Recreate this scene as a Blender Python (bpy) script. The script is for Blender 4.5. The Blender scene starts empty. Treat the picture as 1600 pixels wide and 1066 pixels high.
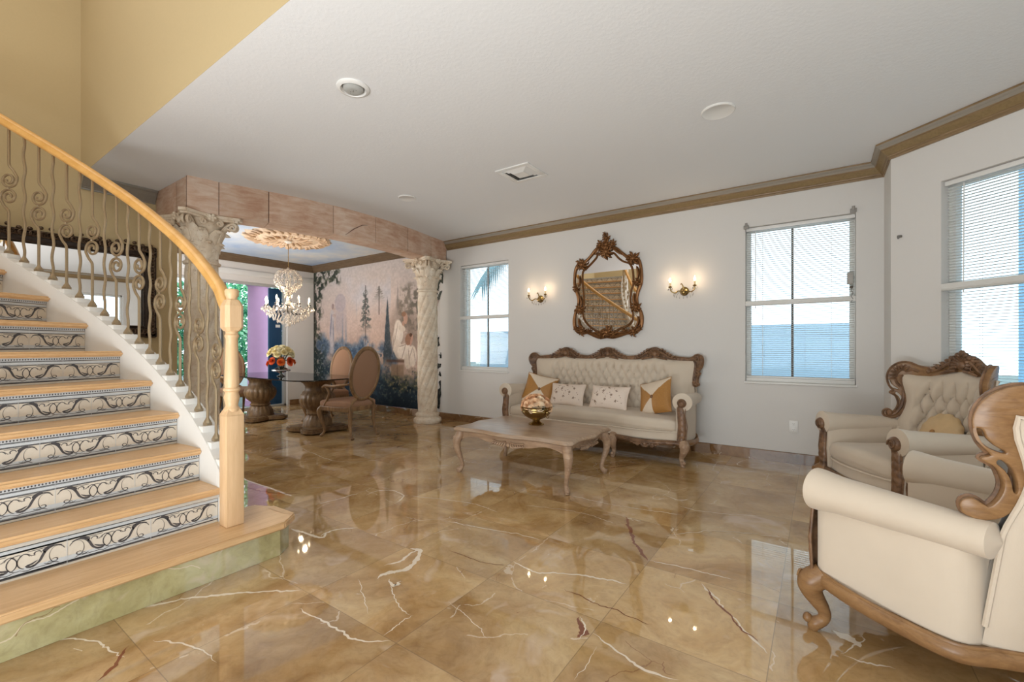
import bpy, bmesh, math, random
import numpy as np
from mathutils import Vector, Matrix
PI=math.pi; sin=math.sin; cos=math.cos
scene=bpy.context.scene
COL=scene.collection
H=2.92          # ceiling height
EYE=1.2
# ------------------------------------------------------------------ camera
cd=bpy.data.cameras.new('camera'); cam=bpy.data.objects.new('camera',cd); COL.objects.link(cam)
cam.location=(0,0,EYE); cam.rotation_euler=(PI/2,0,math.radians(34.8))
cd.sensor_width=36; cd.lens=690/1600*36; cd.shift_y=9/1600; cd.clip_start=.05; cd.clip_end=200
scene.camera=cam
# ------------------------------------------------------------------ world, lights, exposure
w=bpy.data.worlds.new('daylight'); scene.world=w; w.use_nodes=True
bg=w.node_tree.nodes['Background']; bg.inputs[0].default_value=(.80,.92,1,1); bg.inputs[1].default_value=3.6
scene.view_settings.view_transform='Standard'; scene.view_settings.look='None'
scene.view_settings.exposure=-0.25; scene.view_settings.gamma=1.0
try: scene.view_settings.use_curve_mapping=False
except Exception: pass
def area(name,loc,target,size,power,color=(1,1,1)):
    l=bpy.data.lights.new(name,'AREA'); l.shape='RECTANGLE'; l.size=size[0]; l.size_y=size[1]; l.energy=power; l.color=color
    o=bpy.data.objects.new(name,l); COL.objects.link(o); o.location=loc
    o.rotation_euler=(Vector(target)-Vector(loc)).to_track_quat('-Z','Y').to_euler(); return o
def point(name,loc,power,color=(1,.72,.42),r=.015):
    l=bpy.data.lights.new(name,'POINT'); l.energy=power; l.color=color; l.shadow_soft_size=r
    o=bpy.data.objects.new(name,l); COL.objects.link(o); o.location=loc; return o
area('stairwell_fill',(-3.6,-.8,5.5),(-3.6,-.6,0),(3.6,2.6),62,(.98,.98,1))  # fill lamp added out of view at the top of the stairwell
area('rear_fill',(-.6,-2.65,1.7),(-1.4,3,1.9),(3.4,2.0),20,(.97,.98,1))  # added soft fill behind the camera, not a real window
area('bounce_fill',(-1.0,-1.7,.2),(-1.4,-.9,2.92),(2.8,1.1),265,(.91,.965,1))  # unseen panel near the floor, added to brighten the ceiling
area('dining_fill',(-7.4,2.15,1.5),(-7,4.6,2.6),(2.2,1.6),85,(1,.98,.96))  # extra fill added for the dining room, hidden behind the stair wall
# ------------------------------------------------------------------ helpers
def lin(c):
    c=c/255.; return c/12.92 if c<=.04045 else ((c+.055)/1.055)**2.4
def rgb(r,g,b): return (lin(r),lin(g),lin(b),1)
class MB:
    def __init__(s): s.v=[]; s.f=[]; s.m=[]
    def add(s,vs,fs,mat=0,xf=None):
        n=len(s.v)
        if xf is None: s.v.extend([tuple(p) for p in vs])
        else: s.v.extend([tuple(xf(p)) for p in vs])
        s.f.extend([tuple(i+n for i in q) for q in fs]); s.m.extend([mat]*len(fs)); return s
    def build(s,name,mats,parent=None,angle=38,recalc=True):
        me=bpy.data.meshes.new(name); me.from_pydata(s.v,[],s.f)
        if not isinstance(mats,(list,tuple)): mats=[mats]
        for m in mats: me.materials.append(m)
        me.polygons.foreach_set('material_index',s.m)
        me.update()
        if recalc:
            bm=bmesh.new(); bm.from_mesh(me); bmesh.ops.recalc_face_normals(bm,faces=bm.faces); bm.to_mesh(me); bm.free()
        me.polygons.foreach_set('use_smooth',[True]*len(me.polygons))
        if angle<170: me.set_sharp_from_angle(angle=math.radians(angle))
        o=bpy.data.objects.new(name,me); COL.objects.link(o)
        if parent is not None: o.parent=parent
        return o
def tag(o,label=None,cat=None,group=None,kind=None):
    if label: o['label']=label
    if cat: o['category']=cat
    if group: o['group']=group
    if kind: o['kind']=kind
    return o
def empty(name,loc=(0,0,0),rz=0,label=None,cat=None,group=None):
    o=bpy.data.objects.new(name,None); o.empty_display_size=.1; COL.objects.link(o); o.location=loc; o.rotation_euler=(0,0,rz)
    return tag(o,label,cat,group)
def copy_tree(o,parent=None):
    c=o.copy(); COL.objects.link(c); c.parent=parent
    for ch in list(o.children): copy_tree(ch,c)
    return c
def box(mb,c,s,mat=0,xf=None,rz=0):
    vs=[]
    for dx in(-.5,.5):
        for dy in(-.5,.5):
            for dz in(-.5,.5):
                x,y=dx*s[0],dy*s[1]
                vs.append((c[0]+x*cos(rz)-y*sin(rz),c[1]+x*sin(rz)+y*cos(rz),c[2]+dz*s[2]))
    fs=[(0,1,3,2),(4,6,7,5),(0,4,5,1),(2,3,7,6),(0,2,6,4),(1,5,7,3)]
    mb.add(vs,fs,mat,xf)
def bbox(mb,c,s,b=.006,mat=0,xf=None,rz=0):
    """box with bevelled edges"""
    bm=bmesh.new(); bmesh.ops.create_cube(bm,size=1)
    for v in bm.verts: v.co=Vector((v.co.x*s[0],v.co.y*s[1],v.co.z*s[2]))
    bmesh.ops.bevel(bm,geom=list(bm.edges),offset=b,segments=2,affect='EDGES',profile=.5)
    R=Matrix.Rotation(rz,3,'Z'); bm.verts.index_update()
    mb.add([tuple(R@v.co+Vector(c)) for v in bm.verts],[tuple(v.index for v in f.verts) for f in bm.faces],mat,xf); bm.free()
def prism(mb,poly,z0,z1,mat=0,xf=None):
    n=len(poly); vs=[(p[0],p[1],z0) for p in poly]+[(p[0],p[1],z1) for p in poly]
    fs=[tuple(range(n))[::-1],tuple(range(n,2*n))]+[(i,(i+1)%n,n+(i+1)%n,n+i) for i in range(n)]
    mb.add(vs,fs,mat,xf)
def lathe(mb,prof,c=(0,0,0),seg=24,mat=0,xf=None,rfun=None):
    vs=[];fs=[];n=len(prof)
    for i,(r,z) in enumerate(prof):
        for j in range(seg):
            a=2*PI*j/seg; rr=r*(rfun(a,z) if rfun else 1)
            vs.append((c[0]+rr*cos(a),c[1]+rr*sin(a),c[2]+z))
    for i in range(n-1):
        for j in range(seg):
            k=(j+1)%seg; fs.append((i*seg+j,i*seg+k,(i+1)*seg+k,(i+1)*seg+j))
    if prof[0][0]>1e-5: fs.append(tuple(range(seg))[::-1])
    if prof[-1][0]>1e-5: fs.append(tuple((n-1)*seg+j for j in range(seg)))
    mb.add(vs,fs,mat,xf)
def tube(mb,pts,rad,seg=8,mat=0,xf=None,closed=False,flat=None):
    """tube through pts; rad a number or list; flat=(sx,sy) squashes the profile (sx along side, sy along up)"""
    P=[Vector(p) for p in pts]; n=len(P)
    R=list(rad) if isinstance(rad,(list,tuple)) else [rad]*n
    T=[]
    for i in range(n):
        a=P[(i-1)%n] if (closed or i>0) else P[i]; b=P[(i+1)%n] if (closed or i<n-1) else P[i]
        t=(b-a); T.append(t.normalized() if t.length>1e-9 else Vector((0,0,1)))
    up=Vector((0,0,1)) if abs(T[0].z)<.9 else Vector((0,1,0))
    u=T[0].cross(up).normalized(); vs=[];fs=[]
    for i in range(n):
        u=(u-T[i]*u.dot(T[i])); u=u.normalized() if u.length>1e-6 else T[i].orthogonal().normalized()
        v=T[i].cross(u)
        for j in range(seg):
            a=2*PI*j/seg; sx,sy=flat if flat else (1,1)
            vs.append(P[i]+u*(cos(a)*R[i]*sx)+v*(sin(a)*R[i]*sy))
    m=n if closed else n-1
    for i in range(m):
        k=(i+1)%n
        for j in range(seg):
            l=(j+1)%seg; fs.append((i*seg+j,i*seg+l,k*seg+l,k*seg+j))
    if not closed: fs.append(tuple(range(seg))[::-1]); fs.append(tuple((n-1)*seg+j for j in range(seg)))
    mb.add(vs,fs,mat,xf)
def crom(pts,k=6,closed=False):
    """Catmull-Rom refinement"""
    P=[Vector(p) for p in pts]; n=len(P); out=[]
    rng=range(n) if closed else range(n-1)
    for i in rng:
        p1=P[i];p2=P[(i+1)%n]
        p0=P[i-1] if (closed or i>0) else p1*2-p2
        p3=P[(i+2)%n] if (closed or i<n-2) else p2*2-p1
        for j in range(k):
            t=j/k; out.append(.5*((2*p1)+(p2-p0)*t+(2*p0-5*p1+4*p2-p3)*t*t+(3*p1-p0-3*p2+p3)*t**3))
    if not closed: out.append(P[-1])
    return out
def lerpr(r,n,k):
    """refine radii list like crom"""
    out=[]
    for i in range(len(r)-1):
        for j in range(k): out.append(r[i]+(r[i+1]-r[i])*j/k)
    out.append(r[-1]); return out
def ctube(mb,pts,rad,k=5,seg=8,**kw):
    tube(mb,crom(pts,k),lerpr(rad,len(rad),k) if isinstance(rad,(list,tuple)) else rad,seg,**kw)
def surf(mb,fn,nu,nv,cu=False,cv=False,mat=0,xf=None,u0=0,u1=1,v0=0,v1=1):
    vs=[];fs=[]; a=nu if cu else nu+1; b=nv if cv else nv+1
    for i in range(a):
        for j in range(b): vs.append(fn(u0+(u1-u0)*i/nu,v0+(v1-v0)*j/nv))
    for i in range(nu):
        for j in range(nv): fs.append((i*b+j,((i+1)%a)*b+j,((i+1)%a)*b+(j+1)%b,i*b+(j+1)%b))
    mb.add(vs,fs,mat,xf)
def blob(mb,c,s,seg=10,ring=7,mat=0,xf=None,M=None):
    def f(u,v):
        a=2*PI*u; b=PI*(v-.5); p=Vector((s[0]*cos(a)*cos(b),s[1]*sin(a)*cos(b),s[2]*sin(b)))
        if M is not None: p=M@p
        return (c[0]+p[0],c[1]+p[1],c[2]+p[2])
    surf(mb,f,seg,ring,cu=True,mat=mat,xf=xf)
def roundbox(mb,c,h,r,n=8,mat=0,xf=None,fn=None):
    """rounded box, half sizes h, corner radius r, fn deforms each point"""
    h=Vector(h); vs=[];fs=[];idx={}
    def vert(p):
        key=tuple(round(x,6) for x in p)
        if key in idx: return idx[key]
        q=Vector((p[0]*h[0],p[1]*h[1],p[2]*h[2])); core=Vector([max(-h[i]+r,min(h[i]-r,q[i])) for i in range(3)])
        d=q-core; q2=core+(d.normalized()*r if d.length>1e-9 else d)
        q2=Vector(c)+q2
        if fn: q2=Vector(fn(q2))
        vs.append(q2); idx[key]=len(vs)-1; return idx[key]
    # parameter values denser near the edges
    def par(i,hh):
        t=-1+2*i/n; return math.copysign(abs(t)**.6,t)
    for ax in range(3):
        for sgn in(-1,1):
            for i in range(n):
                for j in range(n):
                    q=[]
                    for (a,b) in((i,j),(i+1,j),(i+1,j+1),(i,j+1)):
                        p=[0,0,0]; p[ax]=sgn; p[(ax+1)%3]=par(a,0); p[(ax+2)%3]=par(b,0); q.append(vert(p))
                    if len(set(q))>=3: fs.append(tuple(dict.fromkeys(q)))
    mb.add(vs,fs,mat,xf)
def curve2d(mb,loops,thick,bev=0,mat=0,xf=None,maxlen=None):
    """filled flat shape with holes, extruded +-thick/2, via a 2D curve; shape lies in xy, thickness in z"""
    cu=bpy.data.curves.new('tmp','CURVE'); cu.dimensions='2D'; cu.fill_mode='BOTH'; cu.extrude=max(thick/2-bev,0); cu.bevel_depth=bev; cu.bevel_resolution=1
    cu.offset=-bev
    for L in loops:
        sp=cu.splines.new('POLY'); sp.points.add(len(L)-1)
        for i,p in enumerate(L): sp.points[i].co=(p[0],p[1],0,1)
        sp.use_cyclic_u=True
    ob=bpy.data.objects.new('tmp',cu); COL.objects.link(ob)
    dg=bpy.context.evaluated_depsgraph_get(); me=bpy.data.meshes.new_from_object(ob.evaluated_get(dg))
    if maxlen:
        bm=bmesh.new(); bm.from_mesh(me); bmesh.ops.remove_doubles(bm,verts=bm.verts,dist=1e-5)
        for _ in range(5):
            es=[e for e in bm.edges if e.calc_length()>maxlen]
            if not es: break
            bmesh.ops.subdivide_edges(bm,edges=es,cuts=1); bmesh.ops.triangulate(bm,faces=[f for f in bm.faces if len(f.verts)>4])
        bm.to_mesh(me); bm.free()
    mb.add([tuple(v.co) for v in me.vertices],[tuple(p.vertices) for p in me.polygons],mat,xf)
    bpy.data.objects.remove(ob); bpy.data.meshes.remove(me); bpy.data.curves.remove(cu)
def spiral(c,r0,r1,a0,turns,n=22,cw=True,ax=(1,0,0),ay=(0,0,1)):
    ax=Vector(ax);ay=Vector(ay);c=Vector(c); out=[]
    for i in range(n+1):
        t=i/n; a=a0+(-1 if cw else 1)*2*PI*turns*t; r=r0+(r1-r0)*t
        out.append(c+ax*(r*cos(a))+ay*(r*sin(a)))
    return out
_f=690.;_s=sin(math.radians(34.8));_c=cos(math.radians(34.8))
def on(px,py,axis,val):
    """point of the wall/floor plane that the photograph shows at this pixel (used to measure the place)"""
    r=(px-800)/_f; d=(-_s+_c*r,_c+_s*r)
    t=val/d[1] if axis=='Y' else (val/d[0] if axis=='X' else (val-EYE)*_f/(542-py))
    return (d[0]*t,d[1]*t,EYE+(542-py)/_f*t)
# ------------------------------------------------------------------ materials
MATS={}
class NT:
    def __init__(s,name):
        s.m=bpy.data.materials.new(name); s.m.use_nodes=True; s.t=s.m.node_tree; s.n=s.t.nodes; s.b=s.n['Principled BSDF']; MATS[name]=s.m
    def new(s,t,**k):
        x=s.n.new(t)
        for a,b in k.items(): setattr(x,a,b)
        return x
    def link(s,a,b): s.t.links.new(a,b)
    def inp(s,x,v):
        if hasattr(v,'is_linked') or isinstance(v,bpy.types.NodeSocket): s.link(v,x)
        else: x.default_value=v
    def math(s,op,a,b=None,c=None,clamp=False):
        x=s.new('ShaderNodeMath',operation=op,use_clamp=clamp); s.inp(x.inputs[0],a)
        if b is not None: s.inp(x.inputs[1],b)
        if c is not None: s.inp(x.inputs[2],c)
        return x.outputs[0]
    def vec(s,op,a,b=None,scale=None):
        x=s.new('ShaderNodeVectorMath',operation=op); s.inp(x.inputs[0],a)
        if b is not None: s.inp(x.inputs[1],b)
        if scale is not None: s.inp(x.inputs['Scale'],scale)
        return x.outputs['Value'] if op in('LENGTH','DOT_PRODUCT','DISTANCE') else x.outputs[0]
    def coord(s,kind='Object',scale=(1,1,1),rot=(0,0,0)):
        tc=s.new('ShaderNodeTexCoord'); mp=s.new('ShaderNodeMapping'); mp.inputs['Scale'].default_value=scale; mp.inputs['Rotation'].default_value=rot
        s.link(tc.outputs[kind],mp.inputs[0]); return mp.outputs[0]
    def noise(s,v,scale,detail=4,rough=.5,dist=0):
        x=s.new('ShaderNodeTexNoise'); s.inp(x.inputs['Vector'],v); x.inputs['Scale'].default_value=scale; x.inputs['Detail'].default_value=detail
        x.inputs['Roughness'].default_value=rough; x.inputs['Distortion'].default_value=dist; return x
    def ramp(s,f,stops,interp='LINEAR'):
        x=s.new('ShaderNodeValToRGB'); s.inp(x.inputs[0],f); r=x.color_ramp; r.interpolation=interp
        while len(r.elements)<len(stops): r.elements.new(.5)
        for e,(p,c) in zip(r.elements,stops): e.position=p; e.color=c if len(c)==4 else (*c,1)
        return x.outputs[0]
    def mix(s,f,a,b,mode='MIX'):
        x=s.new('ShaderNodeMix',data_type='RGBA',blend_type=mode); s.inp(x.inputs[0],f); s.inp(x.inputs[6],a); s.inp(x.inputs[7],b); return x.outputs[2]
    def bump(s,h,strength=.2,dist=.01):
        x=s.new('ShaderNodeBump'); x.inputs['Strength'].default_value=strength; x.inputs['Distance'].default_value=dist; s.link(h,x.inputs['Height']); s.link(x.outputs[0],s.b.inputs['Normal'])
    def set(s,color=None,rough=None,metal=None,spec=None,**k):
        if color is not None: s.inp(s.b.inputs['Base Color'],color)
        if rough is not None: s.inp(s.b.inputs['Roughness'],rough)
        if metal is not None: s.inp(s.b.inputs['Metallic'],metal)
        if spec is not None: s.b.inputs['Specular IOR Level'].default_value=spec
        for a,b in k.items(): s.inp(s.b.inputs[a.replace('_',' ')],b)
        return s.m
def plain(name,c,rough=.6,metal=0,bump=0,bscale=60,var=.08,spec=.5):
    t=NT(name); v=t.coord(); n=t.noise(v,bscale,3)
    cc=t.mix(n.outputs[0],tuple(x*(1-var) for x in c[:3])+(1,),tuple(min(1,x*(1+var)) for x in c[:3])+(1,))
    t.set(cc,rough,metal,spec)
    if bump: t.bump(n.outputs[0],bump,.004)
    return t.m
def wood(name,c0,c1,rough=.4,scale=(1,12,12),rot=(0,0,0),bump=.08,sc=4,spec=.4):
    t=NT(name); v=t.coord(scale=scale,rot=rot); n=t.noise(v,sc,5,.6,.6); n2=t.noise(v,sc*6,3)
    f=t.math('ADD',t.math('MULTIPLY',n.outputs[0],.75),t.math('MULTIPLY',n2.outputs[0],.25))
    t.set(t.ramp(f,[(.32,c0),(.68,c1)]),rough,0,spec); t.bump(f,bump,.003); return t.m
wall_w=plain('wall_paint',rgb(220,216,211),.85,bump=.05,bscale=90,var=.01,spec=.2)
tan_w=plain('tan_paint',rgb(196,176,136),.8,bump=.04,bscale=80,var=.03,spec=.2)
t=NT('ceiling_knockdown'); v=t.coord(); n=t.noise(v,38,4,.6); t.set(rgb(232,232,232),.9,0,.1); t.bump(t.ramp(n.outputs[0],[(.45,(0,0,0)),(.6,(1,1,1))]),0.12,.003); ceil_m=t.m
t=NT('sky_painted_ceiling'); v=t.coord(); n=t.noise(v,1.1,5,.6); t.set(t.ramp(n.outputs[0],[(.35,rgb(165,185,214)),(.55,rgb(200,208,218)),(.7,rgb(226,222,216))]),.85,0,.2); skyceil_m=t.m
oak=wood('honey_oak',rgb(206,160,100),rgb(228,188,130),.32)
oak_y=wood('oak_along_y',rgb(200,158,110),rgb(222,184,138),.3,scale=(12,1,12))
maple=wood('pale_maple',rgb(214,176,132),rgb(230,194,152),.4,scale=(10,10,1),bump=.03)
carve=wood('carved_walnut',rgb(74,52,38),rgb(150,114,84),.38,scale=(3,3,3),bump=.15)
plate=wood('walnut_plate',rgb(122,88,56),rgb(158,120,80),.35,scale=(3,3,9),rot=(0,.2,0),bump=.03)
grey_wood=wood('washed_wood',rgb(140,110,86),rgb(182,152,124),.45,scale=(1,9,9),bump=.12)
din_wood=wood('antique_oak',rgb(96,72,50),rgb(160,126,88),.4,scale=(3,3,1),bump=.1)
ped_wood=wood('pedestal_wood',rgb(84,62,42),rgb(146,116,80),.42,scale=(6,6,1.5),bump=.1)
white_p=plain('white_gloss',rgb(232,230,226),.35,var=.01)
stringer_m=plain('stringer_white',rgb(228,225,219),.55,var=.01)
iron=plain('antique_gold_iron',rgb(168,150,122),.38,.7,bump=.05,bscale=120,var=.12)
brass=plain('aged_brass',rgb(160,134,86),.25,1,bump=.05,bscale=30,var=.2)
bronze=plain('bronze_gilt',rgb(124,84,48),.38,.65,bump=.25,bscale=70,var=.35)
darkfr=plain('black_gilt',rgb(60,48,40),.35,.5,bump=.3,bscale=70,var=.5)
t=NT('mirror_glass'); t.set((.95,.95,.95,1),.015,1.0); mirror_m=t.m
# linen
def linen(name,c):
    t=NT(name); v=t.coord(); n=t.noise(v,7,4); w1=t.new('ShaderNodeTexWave',bands_direction='X'); w1.inputs['Scale'].default_value=180; w1.inputs['Distortion'].default_value=1.5
    w2=t.new('ShaderNodeTexWave',bands_direction='Z'); w2.inputs['Scale'].default_value=180; w2.inputs['Distortion'].default_value=1.5
    t.link(v,w1.inputs[0]); t.link(v,w2.inputs[0])
    h=t.math('ADD',w1.outputs[1],w2.outputs[1])
    t.set(t.mix(n.outputs[0],tuple(x*.93 for x in c[:3])+(1,),tuple(min(1,x*1.05) for x in c[:3])+(1,)),.85,0,.15,Sheen_Weight=.25); t.bump(h,.12,.0015); return t.m
cream=linen('cream_linen',rgb(212,196,176))
chairfab=plain('rose_brown_fabric',rgb(158,124,100),.85,bump=.15,bscale=160,var=.06,spec=.2)
gold_fab=plain('gold_silk',rgb(172,122,62),.4,bump=.05,var=.15)
ivory_fab=plain('ivory_silk',rgb(222,204,182),.5,bump=.05,var=.05)
gold_soft=plain('soft_gold_velvet',rgb(216,184,138),.55,bscale=12,var=.18)
# marble floor: tiles on a grid, clouding, veins along measured cracks
def marble(name,base,grid=True):
    t=NT(name); tc=t.new('ShaderNodeTexCoord'); v=tc.outputs['Object']
    warp=t.noise(v,1.6,3,.55); wv=t.vec('SCALE',t.vec('SUBTRACT',warp.outputs[1],(.5,.5,.5)),scale=.35)
    warp2=t.noise(v,13,3,.6); wv2=t.vec('SCALE',t.vec('SUBTRACT',warp2.outputs[1],(.5,.5,.5)),scale=.045)
    vv=t.vec('ADD',v,wv)
    if grid:
        sp=t.new('ShaderNodeSeparateXYZ'); t.link(v,sp.inputs[0])
        gx=t.math('DIVIDE',t.math('ADD',sp.outputs[0],.155),.625); gy=t.math('DIVIDE',t.math('SUBTRACT',sp.outputs[1],1.2),.605)
        ix=t.math('FLOOR',gx); iy=t.math('FLOOR',gy)
        cb=t.new('ShaderNodeCombineXYZ'); t.link(ix,cb.inputs[0]); t.link(iy,cb.inputs[1])
        wn=t.new('ShaderNodeTexWhiteNoise'); t.link(cb.outputs[0],wn.inputs[0])
        off=t.vec('SCALE',wn.outputs[1],scale=9.); vt=t.vec('ADD',vv,off); tilev=wn.outputs[0]
    else: vt=vv; tilev=.5
    n1=t.noise(vt,1.9,6,.62,.8); n2=t.noise(vt,6.5,5,.6,.4)
    c=t.ramp(n1.outputs[0],[(.30,base[0]),(.44,base[1]),(.56,base[2]),(.70,base[3])])
    c=t.mix(t.math('MULTIPLY',t.math('SUBTRACT',n2.outputs[0],.35,clamp=True),.6),c,base[4])
    if grid: c=t.mix(1.0,c,t.ramp(tilev,[(0,(.86,.86,.87)),(1,(1.06,1.04,1.0))]),'MULTIPLY')
    n5=t.noise(vt,24,5,.7,.6); c=t.mix(.55,c,t.ramp(n5.outputs[0],[(.3,(.72,.70,.66)),(.5,(1,1,1)),(.7,(1.16,1.16,1.18))]),'MULTIPLY')
    sp2=t.noise(t.vec('ADD',vt,(1,2,5)),3.2,3,.6,.8); c=t.mix(t.ramp(sp2.outputs[0],[(.60,(0,0,0)),(.72,(.5,.5,.5))]),c,rgb(216,194,176))
    # fine random veins
    vo=t.new('ShaderNodeTexVoronoi',feature='DISTANCE_TO_EDGE'); t.link(t.vec('ADD',vt,wv2),vo.inputs['Vector']); vo.inputs['Scale'].default_value=1.25
    n3=t.noise(vt,2.3,2)
    mk=t.math('MULTIPLY',t.math('LESS_THAN',vo.outputs['Distance'],.0035),t.math('GREATER_THAN',n3.outputs[0],.53))
    c=t.mix(t.math('MULTIPLY',mk,.55),c,rgb(232,214,190))
    vo2=t.new('ShaderNodeTexVoronoi',feature='DISTANCE_TO_EDGE'); t.link(t.vec('ADD',t.vec('ADD',vt,(7,3,1)),wv2),vo2.inputs['Vector']); vo2.inputs['Scale'].default_value=2.1
    mk2=t.math('MULTIPLY',t.math('LESS_THAN',vo2.outputs['Distance'],.0035),t.math('GREATER_THAN',n3.outputs[0],.6))
    c=t.mix(t.math('MULTIPLY',mk2,.6),c,rgb(120,74,48))
    # pale cream spots
    sp1=t.noise(t.vec('ADD',vt,(3,9,0)),5.5,4,.7,1.2)
    c=t.mix(t.ramp(sp1.outputs[0],[(.69,(0,0,0)),(.72,(.55,.55,.55))]),c,rgb(226,208,184))
    if grid:
        fx=t.math('ABSOLUTE',t.math('SUBTRACT',t.math('FRACT',gx),.5)); fy=t.math('ABSOLUTE',t.math('SUBTRACT',t.math('FRACT',gy),.5))
        g=t.math('GREATER_THAN',t.math('MAXIMUM',fx,fy),.4972)
        c=t.mix(t.math('MULTIPLY',g,.6),c,rgb(120,98,72))
    rr=t.math('ADD',t.math('MULTIPLY',n2.outputs[0],.04),.01)
    t.set(c,rr,0,.75,IOR=1.65); n4=t.noise(v,2.2,2); t.bump(n4.outputs[0],.04,.01)
    return t.m
B0=[rgb(146,108,62),rgb(178,140,90),rgb(196,162,112),rgb(210,180,134),rgb(222,198,164)]
floor_m=marble('polished_marble',B0)
base_m=marble('marble_skirting',[rgb(92,64,36),rgb(116,82,50),rgb(132,96,62),rgb(146,110,74),rgb(160,124,88)],False)
plinth_m=marble('green_marble',[rgb(146,136,90),rgb(168,158,108),rgb(182,174,128),rgb(192,186,148),rgb(206,200,168)],False)
# glass
t=NT('window_glass'); 
for nd in list(t.n):
    if nd.type=='BSDF_PRINCIPLED': t.n.remove(nd)
tr=t.new('ShaderNodeBsdfTransparent'); tr.inputs[0].default_value=(.93,.98,1,1); gl=t.new('ShaderNodeBsdfGlossy'); gl.inputs['Roughness'].default_value=.01
fr=t.new('ShaderNodeFresnel'); fr.inputs[0].default_value=1.45; ms=t.new('ShaderNodeMixShader'); t.link(fr.outputs[0],ms.inputs[0]); t.link(tr.outputs[0],ms.inputs[1]); t.link(gl.outputs[0],ms.inputs[2])
t.link(ms.outputs[0],t.n['Material Output'].inputs[0]); glass_m=t.m
def tglass(name,c,f=1.5,tint=.25):
    t=NT(name); t.n.remove(t.b); tr=t.new('ShaderNodeBsdfTransparent'); tr.inputs[0].default_value=c; gl=t.new('ShaderNodeBsdfGlossy'); gl.inputs['Roughness'].default_value=.03
    fr=t.new('ShaderNodeFresnel'); fr.inputs[0].default_value=f; ms=t.new('ShaderNodeMixShader'); t.link(t.math('ADD',fr.outputs[0],tint,clamp=True),ms.inputs[0]); t.link(tr.outputs[0],ms.inputs[1]); t.link(gl.outputs[0],ms.inputs[2])
    t.link(ms.outputs[0],t.n['Material Output'].inputs[0]); return t.m
crystal_m=tglass('crystal',(.96,.94,.92,1),1.9,.12)
tableglass_m=tglass('smoked_table_glass',(.55,.62,.66,1),1.55,.06)
vase_m=tglass('clear_vase_glass',(.85,.9,.92,1),1.6,.12)
def emit(name,c,s):
    t=NT(name); t.set(c,.4,Emission_Color=c,Emission_Strength=s); return t.m
bulb_m=emit('warm_bulb',(1,.80,.52,1),14)
# ------------------------------------------------------------------ room shell
def S(o,label=None): return tag(o,label,kind='structure')
def wall(name,p0,p1,z0,z1,out,mat,holes=(),th=.18,label=None):
    """wall slab from p0 to p1 (inner face), thickness towards 'out' (+1 = left of p0->p1), holes (s0,s1,z0,z1)"""
    p0=Vector((p0[0],p0[1],0));p1=Vector((p1[0],p1[1],0)); d=(p1-p0); L=d.length; d.normalize(); nrm=Vector((-d.y,d.x,0))*out
    ss=sorted({0,L,*[h[0] for h in holes],*[h[1] for h in holes]}); zs=sorted({z0,z1,*[h[2] for h in holes],*[h[3] for h in holes]})
    mb=MB()
    cell={}
    for i in range(len(ss)-1):
        for j in range(len(zs)-1):
            sm=(ss[i]+ss[i+1])/2; zm=(zs[j]+zs[j+1])/2
            cell[i,j]=not any(h[0]<sm<h[1] and h[2]<zm<h[3] for h in holes)
    def P(s,t,z): q=p0+d*s+nrm*t; return (q.x,q.y,z)
    for (i,j),on_ in cell.items():
        if not on_: continue
        a,b,c0,c1=ss[i],ss[i+1],zs[j],zs[j+1]
        mb.add([P(a,0,c0),P(b,0,c0),P(b,0,c1),P(a,0,c1)],[(0,1,2,3)]); mb.add([P(a,th,c0),P(b,th,c0),P(b,th,c1),P(a,th,c1)],[(0,1,2,3)])
        for (di,dj,q) in((-1,0,[(a,c0),(a,c1)]),(1,0,[(b,c0),(b,c1)]),(0,-1,[(a,c0),(b,c0)]),(0,1,[(a,c1),(b,c1)])):
            if not cell.get((i+di,j+dj),False):
                (s1,y1),(s2,y2)=q; mb.add([P(s1,0,y1),P(s2,0,y2),P(s2,th,y2),P(s1,th,y1)],[(0,1,2,3)])
    return S(mb.build(name,mat,angle=20),label)
XW=-6.08; XD=-8.93; YW=5.37; XR=2.0; YR=-2.8
BAY0=Vector((.5,4.90,0)); BD=Vector((.75,-.66,0)).normalized(); BN=Vector((.66,.75,0)).normalized(); BAY1=BAY0+BD*2.0
WF=(-4.75,-3.80,.83,2.50); WM=(-.655,.292,.83,2.49)
wall('wall_back',(XD,YW),(.5,YW),0,H,1,wall_w,[(WF[0]-XD,WF[1]-XD,WF[2],WF[3]),(WM[0]-XD,WM[1]-XD,WM[2],WM[3])])
wall('wall_return',(.5,YW+.18),(.5,4.90),0,H,1,wall_w,th=.12)
BW=(.36,1.62,.83,2.47)
wall('wall_bay',BAY0[:2],BAY1[:2],0,H,1,wall_w,[BW],th=.16)
wall('wall_right',BAY1[:2],(BAY1.x,YR),0,H,1,wall_w,[(.1,1.2,.83,2.47)])
wall('wall_rear',(BAY1.x,YR),(XW,YR),0,H,1,wall_w,[(1.0,3.6,.25,2.4)])
wall('wall_left',(XW,YR),(XW,1.98),0,5.8,1,tan_w,th=.15)
wall('wall_dining_side',(XW-.15,1.98),(XD,1.98),0,H,1,wall_w,th=.12)
DO=(2.55,4.80)
wall('wall_dining',(XD,1.86),(XD,YW+.18),0,H,1,wall_w,[(DO[0]-1.86,DO[1]-1.86,0,2.44)])
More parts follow.
